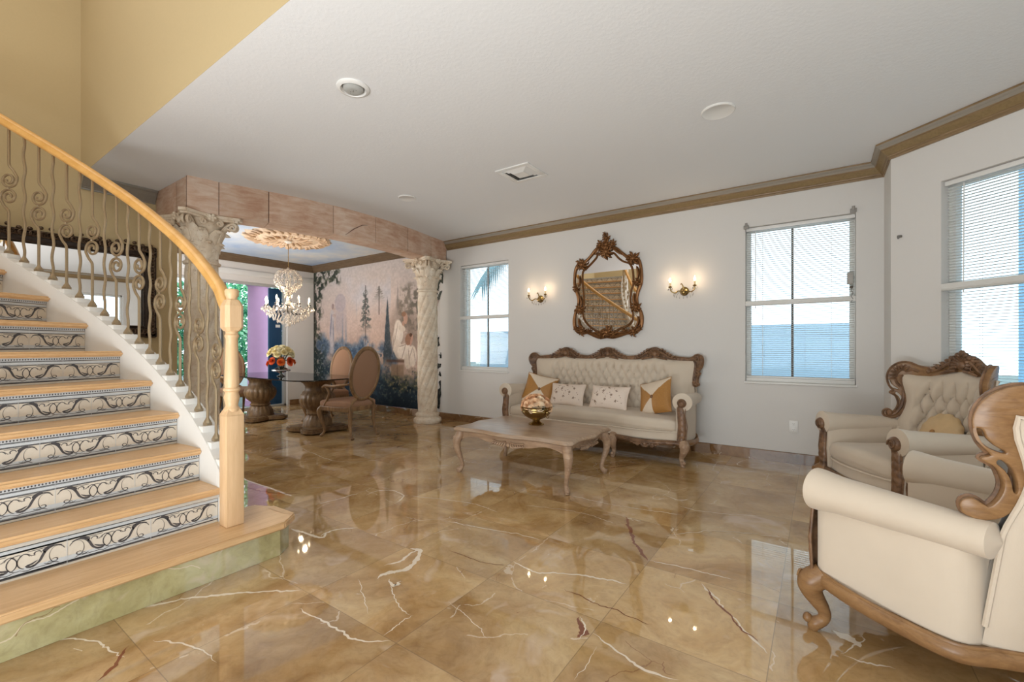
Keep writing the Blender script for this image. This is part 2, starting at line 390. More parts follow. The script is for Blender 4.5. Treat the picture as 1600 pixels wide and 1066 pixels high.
# stairwell shaft above the ceiling
wall('wall_stairwell_back',(XW,1.17),(-1.0,1.17),H+.002,5.8,1,tan_w,th=.1)
wall('wall_stairwell_right',(-1.0,1.27),(-1.0,YR),H+.002,5.8,1,tan_w,th=.1)
wall('wall_stairwell_rear',(-.9,YR),(XW-.1,YR),H+.002,5.8,1,tan_w,th=.1)
mb=MB(); box(mb,(-3.5,-.8,5.85),(5.6,4.3,.1)); S(mb.build('ceiling_stairwell',ceil_m))
mb=MB()
for x0,x1,y0,y1 in((XD-.2,BAY1.x+.2,1.17,YW+.2),(-1.0,BAY1.x+.2,YR,1.17)):
    mb.add([(x0,y0,H),(x1,y0,H),(x1,y1,H),(x0,y1,H)],[(0,1,2,3)]); mb.add([(x0,y0,H+.2),(x1,y0,H+.2),(x1,y1,H+.2),(x0,y1,H+.2)],[(0,1,2,3)])
S(mb.build('ceiling',ceil_m,recalc=False))
mb=MB(); mb.add([(XD-.1,YR-.1,0),(BAY1.x+.1,YR-.1,0),(BAY1.x+.1,YW+.1,0),(XD-.1,YW+.1,0)],[(0,1,2,3)]); mb.add([(XD-.1,YR-.1,-.12),(BAY1.x+.1,YR-.1,-.12),(BAY1.x+.1,YW+.1,-.12),(XD-.1,YW+.1,-.12)],[(3,2,1,0)])
# veins of the marble, inlaid in the floor surface
def vein(pts,wd,mat,seed=0,z=.0004):
    rr=random.Random(seed); P=[Vector(on(x,y,'Z',0)) for x,y in pts]; P=crom([tuple(p) for p in P],4); Q=[]
    for a,b in zip(P[:-1],P[1:]):
        n=max(2,int((b-a).length/.012))
        for k in range(n): Q.append(a.lerp(b,k/n))
    Q.append(P[-1]); n=len(Q); vs=[];j=0;wj=1
    for i,p in enumerate(Q):
        d=(Q[min(i+1,n-1)]-Q[max(i-1,0)]).normalized(); s=Vector((-d.y,d.x,0)); j=j*.86+rr.gauss(0,.0035); wj=wj*.75+.25*rr.uniform(.1,2.0); ww=wd*.5*wj*min(1,(i+.3)/5,(n-i-.7)/5)
        q=p+s*j; vs+=[(q.x+s.x*ww,q.y+s.y*ww,z),(q.x-s.x*ww*rr.uniform(.5,1.2),q.y-s.y*ww,z)]
    mb.add(vs,[(2*i,2*i+1,2*i+3,2*i+2) for i in range(n-1)],mat)
VEINS=[([(180,958),(255,942),(330,930),(472,922)],.013,1),([(466,952),(540,990),(562,998),(610,1003)],.008,1),([(600,995),(622,975),(645,962)],.005,1),
([(590,905),(608,895),(628,890),(645,880),(655,862),(640,858)],.024,1),([(600,884),(625,878),(640,866),(655,860)],.014,1),([(612,914),(620,950),(640,962)],.005,1),([(608,905),(618,915),(624,908)],.02,1),
([(490,790),(520,782),(545,775),(560,770)],.012,1),([(572,775),(590,768),(612,767),(630,775),(620,786)],.012,1),([(500,838),(515,830),(540,826),(560,824)],.018,1),([(455,826),(500,840),(512,832)],.02,1),
([(700,815),(760,828),(848,843)],.008,1),([(803,877),(830,895),(880,898),(980,912)],.012,1),([(890,775),(960,790),(1065,805)],.008,1),([(1012,876),(1080,890),(1150,908)],.008,1),([(640,775),(730,785),(780,800)],.006,1),
([(978,808),(990,840),(1012,876)],.022,2),([(1098,912),(1130,950),(1200,1022)],.010,1),([(1102,918),(1135,958),(1180,1004)],.010,2),([(905,965),(908,985),(903,997)],.034,2),([(905,963),(912,982),(900,999)],.008,1),
([(925,990),(965,1020),(1000,1048),(1060,1064)],.009,1),([(1316,1024),(1360,1036),(1400,1050)],.007,1),([(1316,1024),(1335,1010),(1352,1000),(1340,994)],.005,1),([(850,745),(930,735),(1000,725)],.010,2),
([(20,1020),(100,1000),(150,1005),(190,1030)],.008,1),([(150,1066),(180,1040),(200,1010)],.014,2),([(240,1000),(300,1012),(340,1035)],.005,1),([(700,940),(720,960),(760,1000)],.003,1),([(880,920),(980,962),(1020,975)],.005,2),
([(1060,790),(1100,800),(1190,806)],.007,1),([(1040,838),(1120,830),(1230,842)],.006,1),([(620,700),(634,694)],.02,2),([(560,745),(600,742)],.008,2),([(470,700),(520,720),(570,722)],.006,1),([(385,760),(420,770),(470,772)],.006,2),
([(1160,720),(1150,726),(1165,730)],.01,1),([(1300,985),(1330,1000),(1345,1012)],.04,1),([(670,690),(720,700),(800,706)],.006,1),([(1040,775),(1060,782),(1078,780)],.012,1),([(820,790),(900,800),(960,818)],.004,1),
([(1075,858),(1085,862)],.05,1),([(700,860),(760,880),(800,884)],.004,2),([(930,1010),(920,1040),(900,1066)],.003,1),([(560,905),(570,930),(575,960)],.004,1)]
for i,(pts,wd,m) in enumerate(VEINS): vein(pts,wd,m,i,.0003+.00002*i)
def veinmat(name,c):
    t=NT(name); v=t.coord(); n=t.noise(v,30,3); t.set(t.mix(n.outputs[0],tuple(x*.85 for x in c[:3])+(1,),c),.05,0,.5); return t.m
S(mb.build('floor',[floor_m,veinmat('white_vein',rgb(240,224,202)),veinmat('rust_vein',rgb(134,82,58))],recalc=False,angle=180))
# arched beam front edge
BF=[(-5.19,1.77),(-5.14,2.04),(-5.0,2.48),(-4.86,3.10),(-4.82,3.75),(-4.87,4.38),(-4.97,4.95),(-5.03,5.355)]
BFc=[Vector((p.x,p.y,0)) for p in crom([(x,y,0) for x,y in BF],5)]
def boff(i,o):
    a=BFc[max(i-1,0)];b=BFc[min(i+1,len(BFc)-1)]; d=(b-a).normalized(); return BFc[i]+Vector((-d.y,d.x,0))*o
mb=MB(); poly=[boff(i,.16) for i in range(len(BFc))]
mb.add([(p.x,p.y,H-.004) for p in poly]+[(XD,YW,H-.004),(XD,1.98,H-.004),(-5.6,1.9,H-.004)],[tuple(range(len(poly)+3))]); S(mb.build('ceiling_dining',skyceil_m))
t=NT('beam_stone'); v=t.coord(); n=t.noise(v,2.2,5,.65); n2=t.noise(t.coord(scale=(1,1,4)),5,5,.6,.5)
f=t.math('ADD',t.math('MULTIPLY',n.outputs[0],.5),t.math('MULTIPLY',n2.outputs[0],.5))
oi=t.new('ShaderNodeObjectInfo')
c=t.ramp(f,[(.36,rgb(188,148,124)),(.5,rgb(208,178,156)),(.64,rgb(222,204,188))]); c=t.mix(1,c,t.ramp(oi.outputs['Random'],[(0,(.9,.87,.85)),(1,(1.04,1.03,1.03))]),'MULTIPLY')
t.set(c,.75,0,.2); t.bump(f,.2,.01); beam_m=t.m
dark_groove=plain('beam_joint',rgb(120,92,78),.9)
beam=empty('arched_beam',(0,0,0),0,'curved ceiling beam painted as pink stone blocks above the dining room opening','beam')
mb=MB(); n=len(BFc); vs=[]
for i in range(n):
    for o,z in((.012,2.587),(.012,H),(.288,H),(.288,2.587)): q=boff(i,o); vs.append((q.x,q.y,z))
fs=[(i*4+j,i*4+(j+1)%4,(i+1)*4+(j+1)%4,(i+1)*4+j) for i in range(n-1) for j in range(4)]+[(0,1,2,3),tuple((n-1)*4+j for j in range(4))]
mb.add(vs,fs); box(mb,(-5.63,1.93,(H+2.587)/2),(.87,.27,H-2.587)); mb.build('core',dark_groove,beam)
cuts=[0,5,10,15.6,20.2,25,30,35]
for a,b in zip(cuts[:-1],cuts[1:]):
    m=8; vs=[]; g=.14/5
    for k in range(m+1):
        tt=a+g+(b-a-2*g)*k/m; i=min(int(tt),n-2); fr_=tt-i
        for o,z in((0.006,2.575),(0,2.581),(0,H),(.3,H),(.3,2.575)):
            q=boff(i,o).lerp(boff(i+1,o),fr_); e=.004 if k in(0,m) else 0
            if o==0: q=q.lerp(boff(i,.1),e*10)
            vs.append((q.x,q.y,z))
    fs=[(k*5+j,k*5+(j+1)%5,(k+1)*5+(j+1)%5,(k+1)*5+j) for k in range(m) for j in range(5)]+[(0,1,2,3,4),tuple(m*5+j for j in range(5))]
    M=MB(); M.add(vs,fs); M.build('stone_block',beam_m,beam,angle=30)
for x0,x1 in((-5.205,-5.50),(-5.51,-6.06)):
    M=MB(); bbox(M,((x0+x1)/2,1.925,(H+2.575)/2),(abs(x1-x0),.30,H-2.575),.006); M.build('stone_block',beam_m,beam)
# crack on one block
M=MB(); pts=[on(x,y,'X',-4.815) for x,y in((540,367),(553,358),(566,352),(575,352))]; tube(M,[(-4.817,p[1],p[2]) for p in pts],[.002,.005,.004,.001],5); M.build('crack',dark_groove,beam)
# ------------------------------------------------------------------ crown and skirting
def run(name,path,prof,mat,side=1,bands=None):
    """profile (out,z) swept along a wall path with mitred corners; side +1 offsets to the left of the path"""
    P=[Vector((x,y,0)) for x,y in path]; n=len(P); vs=[];fs=[];ms=[]
    for i in range(n):
        d0=(P[i]-P[i-1]).normalized() if i>0 else (P[1]-P[0]).normalized(); d1=(P[i+1]-P[i]).normalized() if i<n-1 else d0
        n0=Vector((-d0.y,d0.x,0))*side; n1=Vector((-d1.y,d1.x,0))*side; m=(n0+n1); m=m/ max(m.length_squared/2,1e-6)
        for o,z in prof: q=P[i]+m*o; vs.append((q.x,q.y,z))
    k=len(prof); mb=MB()
    for i in range(n-1):
        for j in range(k-1):
            mb.add([vs[i*k+j],vs[i*k+j+1],vs[(i+1)*k+j+1],vs[(i+1)*k+j]],[(0,1,2,3)],(bands[j] if bands else 0))
    mb.add([vs[j] for j in range(k)],[tuple(range(k))]); mb.add([vs[(n-1)*k+j] for j in range(k)],[tuple(range(k))])
    bm=mb.build(name,mat,angle=20); return S(bm)
h=H
CP=[(0,h-.135),(.012,h-.135),(.014,h-.12),(.022,h-.112),(.024,h-.106),(.03,h-.10),(.062,h-.062),(.066,h-.056),(.07,h-.05),(.082,h-.034),(.094,h-.026),(.102,h-.016),(.104,h-.002),(0,h-.002)]
CB=[0,0,0,0,0,1,0,0,2,2,2,0,0]
crown_a=wood('bronze_crown',rgb(112,90,62),rgb(158,132,98),.38,scale=(2,2,30),bump=.1)
crown_b=plain('crown_band',rgb(150,128,92),.35,.25,bump=.6,bscale=55,var=.3)
crown_g=plain('crown_grey',rgb(160,152,140),.4,.2,var=.06)
crown_d=wood('dark_crown',rgb(88,70,52),rgb(124,102,78),.4,scale=(2,2,30))
crown_s=plain('silver_crown',rgb(150,146,138),.35,.4,var=.1)
run('trim_1',[(-5.03,YW),(.5,YW),(.5,4.90),tuple(BAY1[:2]),(BAY1.x,YR)],CP,[crown_a,crown_b,crown_g],-1,CB)
run('trim_2',[(XW-.15,1.98),(XD,1.98),(XD,YW),(-5.25,YW)],CP,[crown_d,crown_b],-1,[0]*13)
run('trim_3',[(XW,1.17),(XW,1.77)],CP,[crown_s,crown_s,crown_s],-1,CB)
SP=[(0,.112),(.014,.112),(.018,.106),(.018,0),(0,0)]
run('baseboard_back',[(XD,YW),(.5,YW),(.5,4.90),tuple(BAY1[:2]),(BAY1.x,YR)],SP,base_m,-1)
run('baseboard_dining',[(XD,4.84),(XD,YW)],SP,base_m,-1)
run('baseboard_dining_left',[(XW-.15,1.98),(XD,1.98),(XD,2.52)],SP,base_m,-1)
# ------------------------------------------------------------------ windows
blind_m=NT('blind_white'); blind_m=blind_m.set(rgb(236,235,230),.5,0,.3,Transmission_Weight=0.0,Subsurface_Weight=0)
jamb_m=plain('window_frame_white',rgb(226,224,219),.45,var=.01)
munt_m=plain('bronze_muntin',rgb(96,88,80),.5); blue_m=plain('blue_tinted_muntin',rgb(24,92,140),.5)
def window(name,o,d,nrm,w_,z0,z1,munt,blind_label,mid,slats=True,inset=.0):
    """o: lower-left inner corner on the wall face; d along, nrm outwards"""
    o=Vector(o);d=Vector(d);nrm=Vector(nrm)
    X=lambda p: tuple(o+d*p[0]+nrm*p[1]+Vector((0,0,p[2])))
    fr=MB(); t_=.045; hh=z1-z0; y=.115
    for c,s in(((t_/2,y,hh/2),(t_,.07,hh)),((w_-t_/2,y,hh/2),(t_,.07,hh)),((w_/2,y,t_/2),(w_,.07,t_)),((w_/2,y,hh-t_/2),(w_,.07,t_))): bbox(fr,c,s,.006,xf=X)
    win=fr.build(name,jamb_m); S(win)
    g=MB(); box(g,(w_/2,.13,hh/2),(w_-.06,.006,hh-.06),xf=X); g.build('glass',glass_m,win)
    m=MB(); mx=w_*munt[0]; box(m,(mx,.125,hh/2),(.022,.02,hh-.06),xf=X); m.build('muntin',munt[1],win)
    r=MB(); bbox(r,(w_/2,.006+inset,mid-z0),(w_-.004,.03,.055),.006,xf=X); bbox(r,(w_/2,-.002+inset,mid-z0-.012),(w_-.02,.03,.012),.003,xf=X); r.build('meeting_rail',jamb_m,win)
    s=MB(); bbox(s,(w_/2,.03,-.012),(w_+.02,.1,.022),.004,xf=X); bbox(s,(w_/2,.05,.02),(w_-.01,.05,.04),.004,xf=X); s.build('sill',jamb_m,win)
    if slats:
        b=empty('window_blind',X((w_/2,.05,0)),0,blind_label,'blind'); off=b.location
        X2=lambda p: tuple(Vector(X(p))-off)
        hr=MB(); bbox(hr,(w_/2,.045+inset*.5,hh-.022),(w_-.008,.034,.036),.004,xf=X2); hr.build('headrail',white_p,b)
        sl=MB(); n=int((hh-.1)/.0215)
        for i in range(n):
            z=.06+(hh-.12)*i/(n-1); a=math.radians(-9)
            # slightly crowned slat
            vs=[];fs=[]
            for k in range(4):
                q=-1+2*k/3; yy=.048+q*.0125*cos(a); zz=z+q*.0125*sin(a)+(1-q*q)*.0014
                vs+= [X2((.012,yy,zz)),X2((w_-.012,yy,zz))]
            sl.add(vs,[(k*2,k*2+1,k*2+3,k*2+2) for k in range(3)])
        sl.build('slats',blind_m,b,recalc=False)
        br=MB(); bbox(br,(w_/2,.045,.05),(w_-.014,.026,.016),.003,xf=X2); br.build('bottom_rail',white_p,b)
        for fx in(.17,.80):
            c_=MB(); 
            for yy in(.035,.062): tube(c_,[X2((w_*fx,yy,.05)),X2((w_*fx,yy,hh-.03))],.0012,4)
            c_.build('ladder_cord',white_p,b)
        wd=MB(); tube(wd,[X2((w_*.1,.028,hh-.05)),X2((w_*.1,.022,hh*.47))],.004,6); wd.build('tilt_wand',white_p,b)
    return win
window('window_1',(WF[0],YW,WF[2]),(1,0,0),(0,1,0),WF[1]-WF[0],WF[2],WF[3],(.5,munt_m),'white slatted blind in the small far window left of the gilt mirror',1.66)
window('window_2',(WM[0],YW,WM[2]),(1,0,0),(0,1,0),WM[1]-WM[0],WM[2],WM[3],(.45,munt_m),'white slatted blind lowered over the window right of the wall sconces',1.665)
window('window_3',tuple(BAY0+BD*BW[0]+Vector((0,0,BW[2]))),BD,BN,BW[1]-BW[0],BW[2],BW[3],(.5,blue_m),'white slatted blind on the angled bay window behind the armchairs',1.655)
window('window_4',(BAY1.x,BAY1.y-.1,.83),(0,-1,0),(1,0,0),1.1,.83,2.47,(.5,munt_m),None,1.655,slats=False)
window('window_5',(BAY1.x-1.0,YR,.25),(-1,0,0),(0,-1,0),2.6,.25,2.4,(.5,munt_m),None,1.5,slats=False)
# blind end brackets on window 2, motor pod with chain
for i,(x,z) in enumerate(((WM[0]+.01,WM[3]+.0),(WM[1]-.02,WM[3]+.02))):
    m=MB(); bbox(m,(x,YW-.012,z),(.05,.024,.04),.005); lathe(m,[(.0,-.02),(.012,-.02),(.012,.02),(0,.02)],(x,YW-.02,z+.02),10)
    tag(m.build('blind_bracket',plain('bracket_grey_%d'%i,rgb(150,146,140),.5)),('small grey bracket at the upper left corner of the blind beside the sconces','small grey bracket at the upper right corner of the blind nearest the bay')[i],'bracket')
pod=MB(); bbox(pod,(WM[1]-.045,YW-.014,1.86),(.05,.026,.115),.006); pr=pod.build('blind_motor',plain('pod_grey',rgb(168,164,158),.5)); tag(pr,'small grey control box mounted on the right jamb of the window with a chain','control box')
ch=MB(); tube(ch,[(WM[1]-.03+.008*sin(k*1.3),YW-.014,1.79-k*.012) for k in range(14)],.0022,5); blob(ch,(WM[1]-.035,YW-.014,1.775),(.014,.01,.014)); ch.build('chain',munt_m,pr)
# ------------------------------------------------------------------ patio door of the dining room
dm=plain('aluminium_frame',rgb(188,188,186),.4,.2,var=.02); navy=plain('navy_panel',rgb(14,62,98),.35,var=.05)
D=MB()
for y0,y1 in((2.55,2.60),(3.55,3.60),(4.75,4.80)): bbox(D,(XD-.09,(y0+y1)/2,1.22),(.08,y1-y0,2.44),.005)
bbox(D,(XD-.09,3.675,2.415),(.08,2.25,.05),.005); bbox(D,(XD-.09,3.675,.02),(.08,2.25,.04),.005)
door=S(D.build('door_1',dm))
M=MB(); bbox(M,(XD-.115,3.66,1.21),(.03,.07,2.36),.004); bbox(M,(XD-.06,3.66,1.21),(.03,.04,2.36),.004); M.build('panel_stile',plain('grey_stile',rgb(120,120,120),.4),door)
M=MB(); box(M,(XD-.1,3.08,1.22),(.008,.94,2.34)); M.build('glass',glass_m,door)
M=MB(); bbox(M,(XD-.14,4.615,1.2),(.05,.26,2.36),.006); np_=M.build('navy_door_panel',navy,door)
M=MB(); bbox(M,(XD-.03,3.9,2.52),(.05,2.9,.06),.006); M.build('curtain_track',jamb_m,door)
M=MB(); box(M,(XD-.11,4.66,1.62),(.006,.09,.055)); M.build('sticker',white_p,np_)
# valance board above the door
M=MB(); bbox(M,(XD+.012,3.72,2.60),(.024,3.25,.10),.006); S(M.build('trim_4',jamb_m))
for y in(3.42,): 
    M=MB(); lathe(M,[(0,-.02),(.018,-.02),(.02,0),(.012,.02),(0,.02)],(XD+.036,y,2.615),10); blob(M,(XD+.045,y,2.58),(.012,.012,.02)); tag(M.build('curtain_hook',munt_m),'tiny dark hook on the white board above the patio door','hook')
# ------------------------------------------------------------------ garden and neighbours
M=MB(); M.add([(-30,-20,-.13),(25,-20,-.13),(25,30,-.13),(-30,30,-.13)],[(0,1,2,3)]); S(M.build('ground',plain('paving_outside',rgb(104,116,112),.9,bscale=3,var=.2)))
t=NT('blue_grey_block'); v=t.coord('Object'); br=t.new('ShaderNodeTexBrick'); t.link(t.coord('Object',rot=(PI/2,0,0)),br.inputs[0]); br.inputs['Scale'].default_value=4.5
br.inputs['Color1'].default_value=rgb(120,166,196); br.inputs['Color2'].default_value=rgb(142,184,210); br.inputs['Mortar'].default_value=rgb(96,144,178); n=t.noise(v,6,4); t.set(t.mix(.4,br.outputs[0],t.ramp(n.outputs[0],[(.3,rgb(104,150,182)),(.7,rgb(150,192,218))])),.9); block_m=t.m
M=MB(); box(M,(5.1,9.0,2.6),(5.6,.3,5.4)); tag(M.build('neighbour_house',block_m),'blue grey block wall of the neighbouring house outside the bay window','house')
M=MB(); box(M,(-3.0,8.6,.72),(7.8,.12,1.7)); tag(M.build('garden_wall',plain('pale_blue_render',rgb(172,194,212),.9,var=.03)),'pale blue garden wall seen low through the two back windows','wall')
post_m=plain('tan_stucco',rgb(196,176,158),.9,var=.08)
for i,(x,y) in enumerate(((-5.62,6.3),(.62,5.95))):
    M=MB(); bbox(M,(x,y,1.5),(.34,.34,3.3),.02); tag(M.build('stucco_pier',post_m),('pinkish stucco pier outside the left edge of the small far window','tan stucco pier outside the right edge of the blind covered window')[i],'pier')
pink=plain('pink_stucco',rgb(192,150,184),.85,bscale=8,var=.05)
pc=empty('patio_column',(-10.6,5.02,-.13),0,'round pink stucco column on the patio outside the dining room door','column')
M=MB(); lathe(M,[(.3,0),(.3,.12),(.25,.14),(.24,.2),(.22,.24),(.215,2.7),(.26,2.74),(.27,2.8)],(0,0,0),28); M.build('shaft',pink,pc)
M=MB(); bbox(M,(0,0,2.86),(.62,.62,.14),.01); M.build('capital',pink,pc)
M=MB(); bbox(M,(-10.7,4.2,3.02),(1.0,7.4,.34),.01); tag(M.build('patio_beam',pink),'pink stucco lintel over the patio outside the dining room door','beam')
leaf_m=[NT('leaf_%d'%i).set(c,.5,0,.3,Transmission_Weight=0) for i,c in enumerate((rgb(110,190,150),rgb(160,226,180),rgb(54,130,108)))]
bark=plain('bark',rgb(90,78,66),.9)
rnd=random.Random(5)
def tree(x,y,h_,r,label,n=5200,seed=1):
    rr=random.Random(seed); e=empty('garden_tree',(x,y,-.13),0,label,'tree','trees beyond the patio'); M=MB()
    for _ in range(n):
        a=rr.random()*2*PI; b=math.acos(2*rr.random()-1); q=r*(.35+.65*rr.random()**.5)
        c=Vector((q*sin(b)*cos(a),q*sin(b)*sin(a),h_+q*1.25*cos(b)))
        if c.z<.05: continue
        u=Vector((rr.gauss(0,1),rr.gauss(0,1),rr.gauss(0,1))).normalized(); v_=u.orthogonal().normalized(); s=.035+.05*rr.random()
        M.add([c-u*s,c+v_*s*.5,c+u*s,c-v_*s*.5],[(0,1,2,3)],rr.choice((0,0,1,1,2)))
    M.build('foliage',leaf_m,e,recalc=False); T=MB(); ctube(T,[(0,0,0),(.05,.02,h_*.5),(0,0,h_)],[.12,.09,.05],4,7); T.build('trunk',bark,e)
tree(-12.4,3.4,1.7,1.15,'bright green leafy tree seen left of the pink patio column',seed=1)
tree(-12.8,5.9,1.9,1.15,'bright green leafy tree seen directly behind the pink patio column',seed=2)
tree(-12.9,8.4,1.7,1.15,'bright green leafy tree seen right of the pink patio column',seed=3)
tree(-12.3,.9,1.6,1.15,'green leafy tree seen through the stair balusters beyond the patio door',seed=4)
# palm outside the far window
e=empty('palm_tree',(-3.7,7.3,-.13),0,'palm with a drooping blue green frond outside the small far window','palm'); M=MB()
cp0=[(0,0,3.5),(-.6,-.1,3.75),(-1.3,-.2,3.45),(-1.9,-.3,2.75)]
ctube(M,[(.1,0,0),(.05,0,1.6),(0,0,3.5)],[.14,.11,.09],5,9); ctube(M,cp0,[.03,.022,.015,.006],5,6); M.build('trunk',bark,e); M=MB()
cp=crom(cp0,14)
for i,p in enumerate(cp[6:]):
    for sgn in(-1,1):
        tip=p+Vector((-.16,sgn*.22,-.62+.1*rnd.random())); sd=Vector((.018,.006,0)); M.add([p-sd,p+sd,(p+tip)/2+sd,tip,(p+tip)/2-sd],[(0,1,2,3,4)])
M.build('leaflets',NT('palm_leaf').set(rgb(120,180,196),.5),e,recalc=False)
# ------------------------------------------------------------------ painted mural on the back wall
def vnoise(x,y,seed=0):
    xi=np.floor(x).astype(int); yi=np.floor(y).astype(int); xf=x-xi; yf=y-yi; xf=xf*xf*(3-2*xf); yf=yf*yf*(3-2*yf)
    def hsh(a,b): 
        n=(a*374761393+b*668265263+seed*974711)&0x7fffffff; n=((n^(n>>13))*1274126177)&0x7fffffff; return ((n^(n>>16))&0xffff)/65535.
    return (hsh(xi,yi)*(1-xf)+hsh(xi+1,yi)*xf)*(1-yf)+(hsh(xi,yi+1)*(1-xf)+hsh(xi+1,yi+1)*xf)*yf
def fbm(x,y,seed=0,o=4):
    r=0;a=.5
    for k in range(o): r=r+a*vnoise(x*2**k,y*2**k,seed+k); a*=.5
    return r/(1-.5**o)
def mural():
    X0,X1,Z0,Z1=XD+.005,-4.72,.114,H-.135; NX,NZ=520,330
    xs=np.linspace(X0,X1,NX); zs=np.linspace(Z0,Z1,NZ); Xg,Zg=np.meshgrid(xs,zs)
    # u runs evenly as the painting is seen from the living room, v 0 at the top, 1 at the skirting
    ratio=(Xg*_c+YW*_s)/(-Xg*_s+YW*_c); u=(800+690*ratio-488)/205.; v=1-(Zg-Z0)/(Z1-Z0); c=np.zeros((NZ,NX,3)); uw=(Xg-X0)/(X1-X0)
    A=lambda *q: np.array(q)/255.
    def put(mask,col):
        nonlocal c
        m=np.clip(mask,0,1)[...,None]; c=c*(1-m)+A(*col)*m
    n1=fbm(uw*5,v*4,1); n2=fbm(uw*16,v*12,7); n3=fbm(uw*55,v*38,11,3); n4=fbm(uw*120,v*80,13,2)
    S_=lambda x,k=10: np.clip(x*k,0,1)
    sk=S_(v,1.6)[...,None]; c=A(206,198,196)*(1-sk)+A(204,178,164)*sk; c=c+(n1-.5)[...,None]*.08
    put(S_(n1-.5,2)*S_(.5-v,3)*(u<.6),(192,200,216))
    put(S_(v-.30,3)*S_(n2-.46,5)*.55,(172,148,136)); put(S_(v-.38,3)*S_(.5-n2,5)*.5,(192,168,152))
    def soft(uc,vc,ru,rv,a=0,e=.25):
        du=(u-uc);dv=(v-vc)*.85; x=du*cos(a)+dv*sin(a); y=-du*sin(a)+dv*cos(a); return np.clip((1-((x/ru)**2+(y/(rv*.85))**2))/e,0,1)
    put(soft(.214,.26,.045,.075)*.55,(174,164,172)); put(S_(.045-abs(u-.214),60)*S_(v-.26)*S_(.55-v)*.5,(168,160,168))
    def cypress(uc,top,bot,w_,col,al=1.):
        k=np.clip((v-top)/(bot-top),0,1); e=w_*(k**.75)*(.8+.5*n3); put(S_(e-abs(u-uc),160)*(v>top)*S_(bot-v,12)*al,col)
    def fir(uc,top,bot,w_,col,al=.85):
        k=np.clip((v-top)/(bot-top),0,1); e=w_*k**.6*(.45+.55*abs(np.sin(k*24+n2*6)))*(.5+1.0*n3); put(S_(e-abs(u-uc),90)*(v>top)*S_(bot-v,12)*al*S_(n4-.34,8),col); put(S_(.004-abs(u-uc),400)*(v>top)*(v<bot+.08)*.9,(92,84,82))
    cypress(.231,.30,.62,.010,(136,142,154),.8); cypress(.258,.26,.62,.010,(140,146,158),.8); cypress(.338,.17,.40,.008,(176,172,176),.7); cypress(.652,.13,.36,.012,(146,138,138),.8)
    fir(.407,.15,.50,.055,(86,92,90)); fir(.51,.165,.29,.060,(128,124,118),.7)
    q=soft(.735,.31,.105,.17,0,.6); put(q*S_(n3-.36,4)*.75,(126,118,108)); put(q*S_(n4-.55,6)*.4,(150,142,128)); q=soft(.80,.38,.07,.2,0,.6); put(q*S_(n3-.36,4)*.6,(112,108,100))
    put(S_(v-.48+.1*n1,4)*S_(n3-.35,3)*S_(.62-u,5)*.5,(152,138,132)); put(S_(v-.5,5)*S_(u-.44,5)*S_(.64-u,5)*S_(n3-.4,3)*.5,(170,146,128))
    for (uc,vc,ru,rv) in ((.08,.60,.06,.11),(.21,.62,.05,.09),(.27,.66,.05,.09),(.33,.66,.05,.09),(.40,.60,.05,.09),(.44,.68,.06,.12),(.50,.70,.05,.10),(.53,.66,.04,.10),(.60,.70,.05,.13),(.35,.76,.12,.12)):
        q=soft(uc,vc,ru*1.2,rv*1.2,0,.7); put(q*S_(n2-.3,4)*.8,(82,104,128)); put(q*S_(n4-.56,7)*.6,(132,148,164)); put(q*S_(.42-n3,7)*.5,(50,68,88))
    cypress(.574,.24,.74,.036,(72,82,90),.95); put(S_(.028-abs(u-.574),60)*(v>.3)*(v<.7)*S_(n4-.58,6)*.35,(124,130,134))
    low=v-.70-.03*np.sin(u*11)+.22*(n2-.5)+.05*(u<.3)-.04*(u-.5); put(S_(low,8)*.9,(34,52,68)); put(S_(low,8)*S_(n3-.5,6)*.6,(66,90,104)); put(S_(low,8)*S_(n4-.62,8)*.5,(128,130,112))
    q=soft(.70,.81,.17,.10,0,.5)*S_(n2-.25,4); put(q*S_(n3-.42,5)*.8,(96,98,82)); put(q*S_(n4-.55,7)*.75,(164,150,118)); put(q*S_(.42-n3,6)*.7,(28,40,46)); put(S_(v-.92,14)*.7,(26,38,50))
    # standing draped figure
    for e_,cl in((soft(.150,.50,.020,.125),(186,180,184)),(soft(.152,.37,.018,.07),(192,186,188)),(soft(.158,.285,.010,.025),(152,132,130)),(soft(.143,.43,.005,.10,.08),(136,132,146)),(soft(.162,.48,.004,.11,-.05),(138,136,146)),(soft(.168,.355,.016,.014,.4),(186,166,158)),(soft(.166,.305,.014,.008,-.4),(194,174,164)),(soft(.150,.62,.018,.03),(176,170,172))): put(e_*.8,cl)
    # seated draped woman with a jar on a bench
    q=soft(.70,.50,.13,.22,0,.8); put(q*S_(n2-.25,4)*.55,(134,120,108)); put(q*S_(n4-.52,6)*.3,(110,100,90))
    B_=lambda a,b,c_,d: S_(u-a,200)*S_(b-u,200)*S_(v-c_,60)*S_(d-v,60)
    put(B_(.565,.72,.675,.705),(108,82,70)); put(B_(.60,.70,.705,.80)*.9,(168,144,124)); put(B_(.645,.652,.705,.80)*.9,(112,88,74))
    for e_,cl in((soft(.637,.545,.028,.095,.12),(222,210,198)),(soft(.66,.49,.036,.085,-.1),(232,220,208)),(soft(.655,.61,.035,.07,-.2),(224,210,196)),(soft(.705,.625,.060,.055,-.1),(234,222,210)),(soft(.765,.655,.034,.075),(230,216,202)),(soft(.73,.69,.03,.055),(220,206,190)),
        (soft(.712,.405,.017,.040),(200,164,146)),(soft(.698,.375,.018,.018),(160,124,102)),(soft(.694,.445,.010,.025),(196,158,140)),(soft(.684,.470,.03,.022,.35),(220,206,192)),(soft(.733,.545,.026,.042,.2),(166,126,104)),(soft(.752,.515,.012,.013),(104,76,62)),
